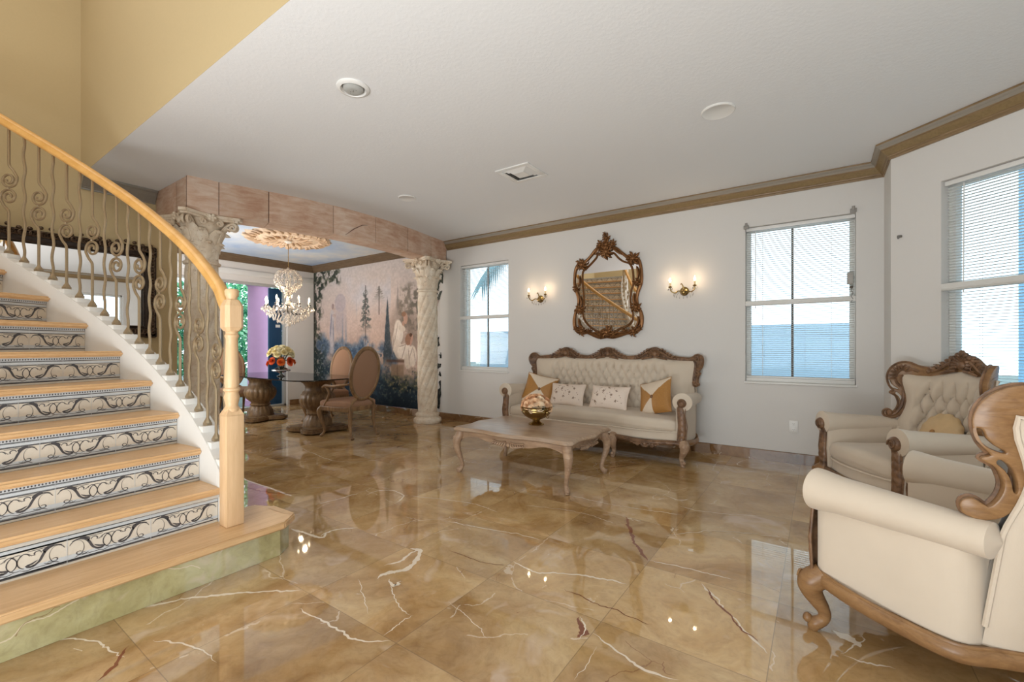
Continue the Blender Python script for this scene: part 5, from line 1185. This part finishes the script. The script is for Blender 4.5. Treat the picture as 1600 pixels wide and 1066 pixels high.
rr=random.Random(4)
for i in range(26):
    a=rr.random()*2*PI; p=Vector((.13*cos(a),.13*sin(a),.165+.02*rr.random())); d=Vector((cos(a),sin(a),-.1+.5*rr.random())).normalized(); s=d.cross(Vector((0,0,1))).normalized(); L_=.05+.03*rr.random()
    M.add([p,p+d*L_*.5+s*.015,p+d*L_,p+d*L_*.5-s*.015],[(0,1,2,3)])
M.build('leaves',stem_g,bw,recalc=False)
M=MB(); blob(M,(0,0,.135),(.125,.125,.04),16,8); M.build('greenery',stem_g,bw)
# lace doily / pale ring on the table
M=MB(); 
# ------------------------------------------------------------------ gilt rococo mirror above the sofa
YM=YW-.012
def mw(zx,zy,Y=YW-.03): p=on(800+zx/5,350+zy/5,'Y',Y); return Vector((p[0],0,p[2]))
gm=empty('wall_mirror',(-2.25,YM,1.95),0,'ornate bronze gilt mirror with openwork crest hung above the sofa','mirror'); GO=Vector((-2.25,YM,1.95))
outl=[(735,200),(690,190),(655,200),(620,240),(580,285),(545,305),(512,325),(492,370),(485,430),(488,480),(505,530),(518,580),(515,630),(495,690),(485,750),(490,810),(515,848),(550,858),(590,850),(640,870),(690,888),(740,884),(790,888),(850,868),(900,850),(950,855),(985,838),(1008,800),(1013,740),(1005,690),(985,640),(975,580),(985,520),(1003,470),(1012,410),(1008,340),(990,285),(955,262),(910,262),(860,225),(815,190),(780,188)]
inl=[(735,248),(700,225),(672,235),(655,265),(620,305),(580,345),(552,372),(548,430),(552,500),(558,560),(560,640),(552,700),(558,740),(590,790),(640,830),(690,850),(740,830),(790,848),(850,820),(900,800),(940,760),(945,700),(930,650),(925,590),(932,520),(948,470),(948,400),(938,340),(915,305),(870,290),(830,262),(795,225),(765,228)]
OL=crom([tuple(mw(a,b)) for a,b in outl],4,True); IL=crom([tuple(mw(a,b)) for a,b in inl],4,True)
toL=lambda p,y=0: (p[0]-GO.x,y,p[2]-GO.z)
M=MB(); n=len(OL); cen=Vector((-2.25,0,1.93)); M.add([toL(p.lerp(cen,.02),-.008) for p in OL]+[toL(cen,-.008)],[(i,(i+1)%n,n) for i in range(n)]); M.add([toL(p.lerp(cen,.02),.008) for p in OL],[tuple(range(n))]); M.build('glass',mirror_m,gm,angle=180)
M=MB(); tube(M,[toL(p,-.014) for p in OL],[.0165+.004*sin(i*.35) for i in range(n)],8,closed=True,flat=(1,1.2)); tube(M,[toL(p.lerp(cen,.035),-.022) for p in OL],.005,5,closed=True); M.build('outer_frame',bronze,gm)
M=MB(); tube(M,[toL(p,-.016) for p in IL],.0085,7,closed=True); tube(M,[toL(p.lerp(cen,.03),-.016) for p in IL],.004,5,closed=True); M.build('inner_frame',bronze,gm)
M=MB()
def clump(c,r,n=9,seed=0,up=None):
    M=MB(); rr=random.Random(seed); c=Vector(toL(mw(*c)))
    blob(M,(c.x,-.035,c.z),(r*.4,.022,r*.4),8,6)
    for k in range(n):
        a=2*PI*k/n+rr.random()*.3; L_=r*(.8+.45*rr.random()); tube(M,[(c.x+.3*r*cos(a),-.028,c.z+.3*r*sin(a)),(c.x+.7*L_*cos(a+.15),-.045,c.z+.7*L_*sin(a+.15)),(c.x+L_*cos(a+.35),-.028,c.z+L_*sin(a+.35))],[r*.15,r*.20,r*.05],6)
    for k in range(2): tube(M,[Vector((p.x,-.04,p.z)) for p in spiral((c.x+r*.35*(-1)**k,0,c.z-r*.2),r*.38,r*.1,k*PI,1.2,12,k==0)],r*.09,5)
    M.build('carved_leaf_cluster',bronze,gm,angle=70)
clump((545,318),.085,9,1); clump((945,268),.085,9,2); clump((500,508),.05,8,3); clump((980,455),.06,8,4); clump((530,670),.075,9,5); clump((970,650),.07,9,6)
clump((545,838),.07,8,7); clump((950,838),.07,8,8); clump((740,845),.085,10,9); clump((690,862),.055,7,10); clump((795,862),.055,7,11); clump((505,815),.045,6,15); clump((1000,815),.045,6,16); clump((600,835),.04,6,17); clump((880,835),.045,6,18)
clump((735,215),.09,10,12); clump((690,165),.06,8,19); clump((785,160),.06,8,20); clump((738,160),.07,9,13); clump((740,112),.055,8,14); clump((728,82),.035,6,21)
# straps along the shoulders and sides
for pts in ([(690,190),(665,215),(650,245)],[(785,190),(820,215),(850,238)],[(525,400),(530,450),(520,490)],[(975,330),(985,380),(980,430)],[(530,560),(545,610),(540,650)],[(955,540),(950,590),(958,630)],[(520,740),(530,790),(560,820)],[(985,720),(985,770),(965,810)],[(620,860),(660,850),(700,870)],[(860,850),(820,850),(780,872)]):
    M=MB(); q=crom([toL(mw(a,b),-.03) for a,b in pts],4); tube(M,q,[.006+.009*sin(i/(len(q)-1)*PI) for i in range(len(q))],6); M.build('carved_strap',bronze,gm,angle=70)
# ------------------------------------------------------------------ wall sconces
def sconce(x,z,label):
    e=empty('wall_sconce',(x,YW,z),0,label,'wall lamp','brass candle sconces either side of the mirror'); M=MB()
    lathe(M,[(.0,0),(.050,0),(.052,.006),(.044,.012),(.040,.02),(.024,.03),(.012,.036),(0,.038)],seg=22,xf=lambda p:(p[0],-p[2],p[1])); blob(M,(0,-.045,-.012),(.03,.024,.036),10,8)
    tube(M,crom([(0,-.04,.02),(-.008,-.05,.06),(-.022,-.052,.085),(-.034,-.05,.075)],4),[.008-.0003*k for k in range(13)],6); M.build('back_plate',brass,e)
    for sg in(-1,1):
        A=MB(); pts=crom([(0,-.045,-.01),(sg*.05,-.075,.0),(sg*.085,-.09,-.022),(sg*.125,-.10,.0),(sg*.135,-.105,.035)],5); tube(A,pts,.0065,7); lathe(A,[(.0,0),(.012,.002),(.022,.012),(.024,.016),(.012,.018),(.009,.024)],(sg*.135,-.105,.035),14); a=A.build('arm',brass,e)
        C=MB(); lathe(C,[(.009,0),(.0095,.045),(0,.046)],(sg*.135,-.105,.055),12); c_=C.build('candle_sleeve',plain('candle_ivory_%s%d'%(label[:3],sg),rgb(232,206,160),.5),a)
        B=MB(); lathe(B,[(.006,0),(.011,.012),(.012,.022),(.007,.04),(.001,.056)],(sg*.135,-.105,.10),12); B.build('flame_bulb',bulb_m,a)
        K=MB(); 
        for k in range(5):
            q=2*PI*k/5; blob(K,(sg*.135+.024*cos(q),-.105+.024*sin(q),.028-.012*(k%2)),(.005,.005,.012),6,4)
        K.build('crystal_drop',crystal_m,a)
        point('sconce_light',(x+sg*.135,YW-.105,z+.135),2.3,(1,.74,.46),.012)
    K=MB()
    for k in range(9):
        q=PI+PI*k/8; r=.10; px=r*cos(q)*1.1; pz=-.04-.04*abs(sin(q)); blob(K,(px,-.06,pz),(.004,.004,.013),6,4); tube(K,[(px,-.06,pz+.01),(px*.6,-.05,-.005)],.0012,4)
    K.build('crystal_garland',crystal_m,e)
sconce(-3.235,1.875,'small brass two candle wall sconce between the far window and the gilt mirror')
sconce(-1.285,1.845,'brass two candle wall sconce between the gilt mirror and the blind covered window')
# ------------------------------------------------------------------ big dark framed mirror on the tan wall
LM=empty('framed_mirror',(XW,.85,1.8),0,'very large mirror in a black gilt carved frame on the tan wall behind the stairs','mirror')
y0,y1,z0,z1=-.93,.93,-.50,.50
M=MB(); box(M,(.012,0,0),(.012,y1-y0-.1,z1-z0-.1)); M.build('glass',mirror_m,LM)
M=MB()
for c,s in(((.025,y0+.06,0),(.04,.11,z1-z0)),((.025,y1-.06,0),(.04,.11,z1-z0)),((.025,0,z0+.06),(.04,y1-y0,.11)),((.025,0,z1-.06),(.04,y1-y0,.11))): bbox(M,c,s,.012)
for p,q in(((y0+.12,z0+.12),(y1-.12,z0+.12)),((y0+.12,z1-.12),(y1-.12,z1-.12)),((y0+.12,z0+.12),(y0+.12,z1-.12)),((y1-.12,z0+.12),(y1-.12,z1-.12))): tube(M,[(.046,*p),(.046,*q)],.010,6)
M.build('frame',darkfr,LM)
M=MB(); rr=random.Random(2); per=[]
L1=y1-y0;L2=z1-z0
for i in range(26): per.append((y0+.06+(L1-.12)*i/25,z1-.05,0)); per.append((y0+.06+(L1-.12)*i/25,z0+.05,PI))
for i in range(14): per.append((y0+.05,z0+.06+(L2-.12)*i/13,PI/2)); per.append((y1-.05,z0+.06+(L2-.12)*i/13,-PI/2))
for (a,b,r0) in per:
    for k in range(2):
        sgn=(-1)**k; c=Vector((.05,a+.018*sgn*cos(r0),b+.018*sgn*sin(r0)+.012)); tube(M,[Vector((.05+.012*sin(j*.3),p.y,p.z)) for j,p in enumerate(spiral(tuple(c),.034,.008,r0+PI*k,1.2,12,k==0,(0,1,0),(0,0,1)))],.0075,5)
    blob(M,(.052,a,b+rr.uniform(-.03,.03)),(.014,.016,.014),6,5)
    if r0==0: blob(M,(.045,a,z1+.012+.014*sin(a*21)),(.012,.022,.018),6,5)
M.build('frame_carving',plain('gilt_carving',rgb(96,78,62),.35,.6,bump=.3,bscale=60,var=.5),LM,angle=70)
# ------------------------------------------------------------------ dining table
dt=empty('dining_table',(-6.72,3.62,0),0,'long smoked glass dining table on two carved urn pedestals','table')
M=MB(); hx,hy=1.30,.53; pl=[]
for cx,cy,a0 in((hx-.34,hy-.34,0),(-hx+.34,hy-.34,90),(-hx+.34,-hy+.34,180),(hx-.34,-hy+.34,270)):
    for k in range(9): a=math.radians(a0+90*k/8); e=.55; ca,sa=cos(a),sin(a); pl.append((cx+.34*math.copysign(abs(ca)**.95,ca),cy+.34*math.copysign(abs(sa)**.95,sa)))
prism(M,pl,.742,.757); M.build('glass_top',tableglass_m,dt,angle=50)
for px_ in(-.86,.80):
    M=MB(); gad=lambda a,z: 1+(.075*abs(cos(a*9))**.6 if (.33<z<.56 or .10<z<.23) else 0)
    lathe(M,[(.20,.06),(.205,.075),(.195,.10),(.175,.16),(.135,.225),(.13,.235),(.15,.245),(.15,.262),(.135,.27),(.14,.30),(.18,.34),(.215,.40),(.225,.46),(.21,.52),(.18,.56),(.165,.60),(.165,.64),(.19,.68),(.235,.71),(.245,.722),(.245,.741)],(px_,0,0),72,rfun=gad); p_=M.build('pedestal',ped_wood,dt,angle=60)
    M=MB(); out=[]
    for k in range(72):
        a=2*PI*k/72; r=.27+.10*abs(cos(2*a))**1.5*1.6; out.append((px_+r*cos(a+PI/4),r*sin(a+PI/4)*.95))
    prism(M,out,.018,.062); prism(M,[(px_+(a-px_)*.9,b*.9) for a,b in out],.062,.075)
    for k in range(4): a=PI/4+k*PI/2+0; blob(M,(px_+.36*cos(a),.34*sin(a),.014),(.05,.05,.014),10,5)
    M.build('plinth',ped_wood,dt,angle=40)
# ------------------------------------------------------------------ dining chairs
def dining_chair(x,y,rz,label):
    e=empty('dining_chair',(x,y,0),rz,label,'chair','oval backed dining chairs'); w_=.265; 
    M=MB()
    def sf(p): return Vector((p.x*(1-.10*max(0,p.y)/.26),p.y-(.03*cos(min(1,abs(p.x)/.26)*PI/2) if p.y<0 else 0),p.z+(.015*cos(min(1,abs(p.x)/.26)*PI/2)*cos(min(1,abs(p.y)/.26)*PI/2) if p.z>.44 else 0)))
    roundbox(M,(0,0,.445),(.27,.26,.045),.035,10,fn=sf); M.build('seat',chairfab,e,angle=70)
    M=MB(); roundbox(M,(0,.0,.385),(.268,.258,.034),.012,8,fn=sf); M.build('seat_frame',din_wood,e,angle=50)
    tl=.16; B=lambda u,z,t=0:(u,.245+tl*(z-.46)-t,z)
    M=MB(); tube(M,[B(.232*cos(a),.845+.335*sin(a)) for a in [2*PI*k/48 for k in range(48)]],.022,10,closed=True,flat=(1.25,.9)); 
    for k in range(5): blob(M,B((k-2)*.035,1.188-.004*(k-2)**2,.01),(.022,.016,.02),8,6)
    for k in range(60):
        a=2*PI*k/60; blob(M,B(.236*cos(a),.845+.339*sin(a),.018),(.007,.006,.007),5,4)
    M.build('back_frame',din_wood,e,angle=60)
    M=MB()
    for t0,sg in((.0,1),(0,-1)):
        surf(M,lambda u,v_:B(.220*v_*cos(2*PI*u),.845+.323*v_*sin(2*PI*u),sg*(.006+.030*(1-v_**3))),40,8,cu=True)
    M.build('back_panel',chairfab,e,angle=80)
    for sg in(-1,1):
        M=MB(); ctube(M,[B(sg*.10,.52),B(sg*.165,.47),(sg*.195,.245,.40),(sg*.20,.245,.25),(sg*.205,.265,.12),(sg*.215,.30,.02),(sg*.216,.305,.001)],[.018,.022,.025,.022,.018,.017,.02],5,8); blob(M,(sg*.216,.312,.02),(.024,.026,.019),8,6); M.build('leg',din_wood,e,angle=60)
        M=MB(); ctube(M,[(sg*.235,-.225,.41),(sg*.262,-.262,.35),(sg*.250,-.250,.25),(sg*.222,-.215,.12),(sg*.225,-.225,.05),(sg*.242,-.25,.015),(sg*.242,-.25,.001)],[.030,.036,.028,.018,.016,.022,.016],5,9); blob(M,(sg*.258,-.268,.355),(.022,.022,.035),8,6); M.build('leg',din_wood,e,angle=60)
        M=MB(); ctube(M,[B(sg*.225,.72),(sg*.275,.16,.70),(sg*.285,.02,.685),(sg*.285,-.10,.69),(sg*.275,-.17,.675)],[.013,.015,.017,.022,.015],5,8); blob(M,(sg*.278,-.165,.668),(.022,.022,.02),8,6)
        ctube(M,[(sg*.275,-.12,.675),(sg*.272,-.06,.60),(sg*.262,-.10,.52),(sg*.258,-.17,.42)],[.014,.015,.016,.018],4,8); M.build('armrest',din_wood,e,angle=60)
dining_chair(-5.24,3.66,math.radians(-90+6),'oval backed dining chair nearest the living room, back turned to the viewer')
dining_chair(-6.62,4.20,math.radians(8),'oval backed dining chair on the mural side of the glass table')
dining_chair(-8.24,3.60,math.radians(96),'dark oval backed dining chair at the patio door end of the glass table')
# ------------------------------------------------------------------ vase of flowers on the dining table
vz=.757; VC=(-6.62,3.46)
va=empty('flower_vase',(VC[0],VC[1],vz),0,'low clear glass vase of cream and orange flowers on the dining table','vase'); M=MB()
lathe(M,[(.055,0),(.06,.006),(.03,.02),(.022,.035),(.028,.05),(.085,.075),(.10,.10),(.085,.12),(.045,.135),(.05,.19),(.06,.20)],seg=24); M.build('bowl',vase_m,va)
M=MB(); tube(M,[(.115*cos(2*PI*k/24),.115*sin(2*PI*k/24),.09) for k in range(24)],.014,8,closed=True,flat=(1,1)); M.build('silver_ring',plain('silver_ring_m',rgb(196,196,196),.2,.9),va)
M=MB()
for k in range(12): a=2*PI*k/12; tube(M,crom([(.01*cos(a),.01*sin(a),.04),(.03*cos(a),.03*sin(a),.2),(.10*cos(a),.10*sin(a),.34)],3),.004,5)
for i in range(30):
    a=rr.random()*2*PI; p=Vector((.1*cos(a),.1*sin(a),.24+.1*rr.random())); d=Vector((cos(a),sin(a),-.3+.7*rr.random())).normalized(); s=d.cross(Vector((0,0,1))).normalized(); L_=.09
    M.add([p,p+d*L_*.5+s*.022,p+d*L_,p+d*L_*.5-s*.022],[(0,1,2,3)])
M.build('stems_and_leaves',stem_g,va,recalc=False)
cr_m=[plain('cream_petal_%d'%i,c,.7,var=.05,spec=.2) for i,c in enumerate((rgb(240,226,176),rgb(248,240,206)))]
og_m=[plain('orange_petal_%d'%i,c,.7,var=.1,spec=.2) for i,c in enumerate((rgb(206,84,40),rgb(222,112,52)))]
pr=[rose_proto(cr_m[i%2],i+20,'rose') for i in range(2)]
scatter_flowers((*VC,vz+.30),.165,0,20,pr,'cream rose in the glass vase on the dining table','cream roses in the glass vase',scale=1.05,squash=.85,seed=5,zmin=.15)
for o in pr: bpy.data.objects.remove(o)
pr=[rose_proto(og_m[i%2],i+30,'poppy') for i in range(2)]
for i in range(8):
    a=2*PI*i/8+.3; o=pr[i%2].copy(); COL.objects.link(o); o.location=(VC[0]+.165*cos(a),VC[1]+.165*sin(a),vz+.235-.02*(i%3)); o.rotation_euler=Vector((cos(a),sin(a),.3)).to_track_quat('Z','Y').to_euler(); s=1.05; o.scale=(s,s,s); tag(o,'orange flower low in the bouquet of the glass vase','flower','orange flowers in the glass vase')
for o in pr: bpy.data.objects.remove(o)
# ------------------------------------------------------------------ ceiling medallion and chandelier
CX,CY=-6.90,3.72
med=empty('ceiling_medallion',(CX,CY,H-.004),0,'carved plaster rosette of pinkish stone colour on the dining room ceiling','medallion')
plm=plain('medallion_plaster',rgb(222,200,176),.8,bump=.2,bscale=20,var=.12,spec=.2)
M=MB(); n=160
def mr(u,v_):
    a=2*PI*u; R_=.60+.035*abs(sin(a*7))+.02*sin(a*23); r=R_*(1-v_); z=-.012-.03*(abs(sin(v_*PI*3.2))**.8)*(.6+.4*abs(sin(a*16))) if 0<v_<.95 else -.02
    if v_==0: z=0
    return (r*cos(a),r*sin(a),z)
surf(M,mr,n,24,cu=True); M.build('disc',plm,med,angle=70)
M=MB()
for k in range(34): a=2*PI*k/34; q=.02*sin(k*2.4); tube(M,[((.47+q)*cos(a),(.47+q)*sin(a),-.03),((.53+q)*cos(a+.10),(.53+q)*sin(a+.10),-.045),((.58+q)*cos(a+.05),(.58+q)*sin(a+.05),-.03),((.60+q)*cos(a-.05),(.60+q)*sin(a-.05),-.012)],[.014,.024,.020,.010],6)
for k in range(16): a=2*PI*k/16; tube(M,[(.15*cos(a),.15*sin(a),-.03),(.25*cos(a),.25*sin(a),-.055),(.36*cos(a+.05),.36*sin(a+.05),-.035)],[.014,.026,.008],6)
M.build('acanthus_leaves',plain('medallion_leaf',rgb(206,178,150),.8,bump=.2,bscale=20,var=.15,spec=.2),med,angle=70)
cr2=plain('crystal_bead',rgb(240,232,222),.06,0,spec=1.0); cr2.node_tree.nodes['Principled BSDF'].inputs['Transmission Weight'].default_value=.5
chd=empty('chandelier',(CX,CY,H-.05),0,'crystal chandelier with lit candle bulbs hanging over the dining table','chandelier')
Z=lambda z:z-(H-.05)
M=MB(); lathe(M,[(0,0),(.05,0),(.055,-.012),(.03,-.03),(.01,-.04),(0,-.042)],seg=18); M.build('canopy',white_p,chd)
M=MB(); z=Z(2.83)
while z>Z(2.44): tube(M,[(.008*cos(q),0 if int(z*100)%2 else .008*cos(q)*0,z+.014*sin(q)) for q in [j*PI/5 for j in range(10)]],.002,4,closed=True); z-=.022
tube(M,[(0,0,Z(2.83)),(0,0,Z(2.4))],.003,5); M.build('chain',brass,chd)
M=MB(); lathe(M,[(.0,Z(2.46)),(.02,Z(2.44)),(.03,Z(2.40)),(.012,Z(2.36)),(.014,Z(2.25)),(.04,Z(2.18)),(.018,Z(2.1)),(.02,Z(1.95)),(.06,Z(1.86)),(.09,Z(1.82)),(.07,Z(1.76)),(.02,Z(1.72)),(.015,Z(1.6)),(.03,Z(1.56)),(.02,Z(1.53)),(0,Z(1.52))],seg=18); M.build('stem',cr2,chd)
for k in range(12):
    a=2*PI*k/12; r=.345 if k%2 else .30; zz=1.845 if k%2 else 1.88; ca,sa=cos(a),sin(a); M=MB()
    tube(M,crom([(.04*ca,.04*sa,Z(1.80)),(.14*ca,.14*sa,Z(1.72)),(.26*ca,.26*sa,Z(1.74)),(r*ca,r*sa,Z(zz-.03))],5),.0075,6); lathe(M,[(0,0),(.02,.004),(.032,.016),(.034,.02),(.01,.022)],(r*ca,r*sa,Z(zz-.03)),12); arm=M.build('arm',crystal_m,chd)
    M=MB(); lathe(M,[(.0095,0),(.0095,.065),(0,.066)],(r*ca,r*sa,Z(zz-.01)),10); M.build('candle_sleeve',white_p,arm)
    M=MB(); lathe(M,[(.007,0),(.012,.014),(.012,.026),(.006,.045),(.001,.058)],(r*ca,r*sa,Z(zz+.055)),10); M.build('flame_bulb',bulb_m,arm)
def octa_(M,p,r,h_): M.add([(p[0]+r,p[1],p[2]),(p[0],p[1]+r,p[2]),(p[0]-r,p[1],p[2]),(p[0],p[1]-r,p[2]),(p[0],p[1],p[2]+h_),(p[0],p[1],p[2]-h_)],[(0,1,4),(1,2,4),(2,3,4),(3,0,4),(1,0,5),(2,1,5),(3,2,5),(0,3,5)])
rr=random.Random(11)
M=MB()      # upper cage: curved arms with beads
for k in range(10):
    a=2*PI*k/10; ca,sa=cos(a),sin(a); pts=crom([(.02*ca,.02*sa,Z(2.42)),(.12*ca,.12*sa,Z(2.40)),(.19*ca,.19*sa,Z(2.30)),(.17*ca,.17*sa,Z(2.18)),(.06*ca,.06*sa,Z(2.12)),(.04*ca,.04*sa,Z(2.0))],6)
    tube(M,pts,.003,4)
    for p in pts:
        for _ in range(2): octa_(M,(p.x+rr.uniform(-.02,.02),p.y+rr.uniform(-.02,.02),p.z-.012+rr.uniform(-.012,.012)),.011,.017)
    for q in range(4): octa_(M,(.185*ca*(1-q*.16),.185*sa*(1-q*.16),Z(2.17-.03*q)),.010,.022)
tag(M.build('upper_crystal_cage',cr2,chd,angle=10),kind='stuff')
M=MB()      # garlands around the candle ring and basket below
for k in range(12):
    a0=2*PI*k/12;a1=2*PI*(k+1)/12
    for j in range(9):
        q=j/8; a=a0+(a1-a0)*q; r=.335-.03*sin(q*PI); octa_(M,(r*cos(a),r*sin(a),Z(1.83-.055*sin(q*PI))),.010,.013)
    for j in range(8):
        q=j/7; a=a0+.12; r=.33*(1-q)+.05*q; octa_(M,(r*cos(a),r*sin(a),Z(1.80-.05*sin(q*PI)+.12*q)),.008,.010)
for ring,(r,z,n) in enumerate(((.37,1.80,30),(.34,1.77,30),(.30,1.72,34),(.26,1.68,30),(.21,1.64,24),(.15,1.60,18),(.09,1.57,12),(.03,1.54,5))):
    for k in range(n): a=2*PI*k/n+ring; octa_(M,(r*cos(a),r*sin(a),Z(z+rr.uniform(-.012,.012))),.015,.030)
tag(M.build('crystal_drops',cr2,chd,angle=10),kind='stuff')
for k in range(4): a=2*PI*k/4+.4; point('chandelier_light',(CX+.3*cos(a),CY+.3*sin(a),1.97),6.5,(1,.78,.52),.03)
# ------------------------------------------------------------------ small fittings
M=MB(); lathe(M,[(.105,0),(.105,-.006),(.098,-.014),(.082,-.018),(.078,-.012),(.074,-.004),(.07,0)],(-2.537,1.805,H),36); dl=M.build('ceiling_downlight',white_p); tag(dl,'round white recessed ceiling light with a grey eyeball, nearest the viewer','ceiling light')
M=MB(); lathe(M,[(.066,0),(.064,-.014),(.05,-.026),(.03,-.028),(0,-.026)],(-2.537,1.805,H-.001),28); M.build('eyeball',plain('eyeball_grey',rgb(176,176,172),.5),dl)
M=MB()
for k in range(5): blob(M,(-2.537-.03+.015*k,1.805-.01*(k%2),H-.027),(.004,.004,.003),6,4)
M.build('screws',munt_m,dl)
for (x,y,r,lb) in((-.603,3.498,.115,'flat round white ceiling cover near the blind covered window'),(-3.901,3.492,.10,'flat round white ceiling cover close to the arched beam')):
    M=MB(); lathe(M,[(r,0),(r,-.006),(r*.93,-.012),(r*.9,-.010),(0,-.010)],(x,y,H),36); tag(M.build('ceiling_cover',ceil_cov if 'ceil_cov' in globals() else white_p),lb,'ceiling cover')
vt=empty('air_vent',(-2.412,3.637,H),0,'square white ceiling air vent with louvres','vent')
M=MB(); 
for i,(o,s) in enumerate(((.0,.19),)): 
    for c,sz in(((0,-.165,-.006),(.38,.045,.012)),((0,.165,-.006),(.38,.045,.012)),((-.165,0,-.006),(.045,.285,.012)),((.165,0,-.006),(.045,.285,.012))): bbox(M,c,sz,.003)
M.build('frame',white_p,vt)
M=MB(); box(M,(0,0,-.0015),(.29,.29,.002)); M.build('dark_throat',plain('vent_dark',rgb(110,108,104),.9),vt)
M=MB()
for r_,zz in((.130,-.010),(.104,-.013),(.078,-.016)):
    for dx,dy in((0,-1),(0,1),(-1,0),(1,0)):
        c=(dx*r_,dy*r_); 
        if dx==0: M.add([(-r_-.015,c[1]+dy*.015,-.002),(r_+.015,c[1]+dy*.015,-.002),(r_-.012,c[1]-dy*.012,zz-.006),(-r_+.012,c[1]-dy*.012,zz-.006)],[(0,1,2,3)])
        else: M.add([(c[0]+dx*.015,-r_-.015,-.002),(c[0]+dx*.015,r_+.015,-.002),(c[0]-dx*.012,r_-.012,zz-.006),(c[0]-dx*.012,-r_+.012,zz-.006)],[(0,1,2,3)])
box(M,(0,0,-.020),(.125,.125,.004)); M.build('louvres',white_p,vt,recalc=False)
ou=empty('wall_outlet',(-.213,YW,.379),0,'white double power outlet low on the wall left of the armchairs','outlet')
M=MB(); bbox(M,(0,-.004,0),(.078,.008,.122),.003); M.build('plate',white_p,ou)
for dz in(-.03,.03):
    M=MB(); roundbox(M,(0,-.009,dz),(.017,.002,.017),.002,4); s_=M.build('socket',white_p,ou); M=MB()
    for dx,w2 in((-.006,.003),(.006,.003)): box(M,(dx,-.012,dz+.004),(w2,.002,.009))
    blob(M,(0,-.012,dz-.008),(.003,.001,.003),6,4); M.build('slots',munt_m,s_)
hk=on(1411,296,'Y',4.83); 
p=BAY0+BD*.075; M=MB(); zz=2.115; q=p-BN*.012
bbox(M,(q.x,q.y,zz),(.03,.02,.02),.004,rz=math.atan2(BD.y,BD.x)); blob(M,(q.x-BN.x*.014,q.y-BN.y*.014,zz-.006),(.009,.009,.016)); tag(M.build('wall_bracket',plain('bracket_dark',rgb(120,116,110),.5)),'tiny grey curtain bracket left on the wall above the bay corner','bracket')
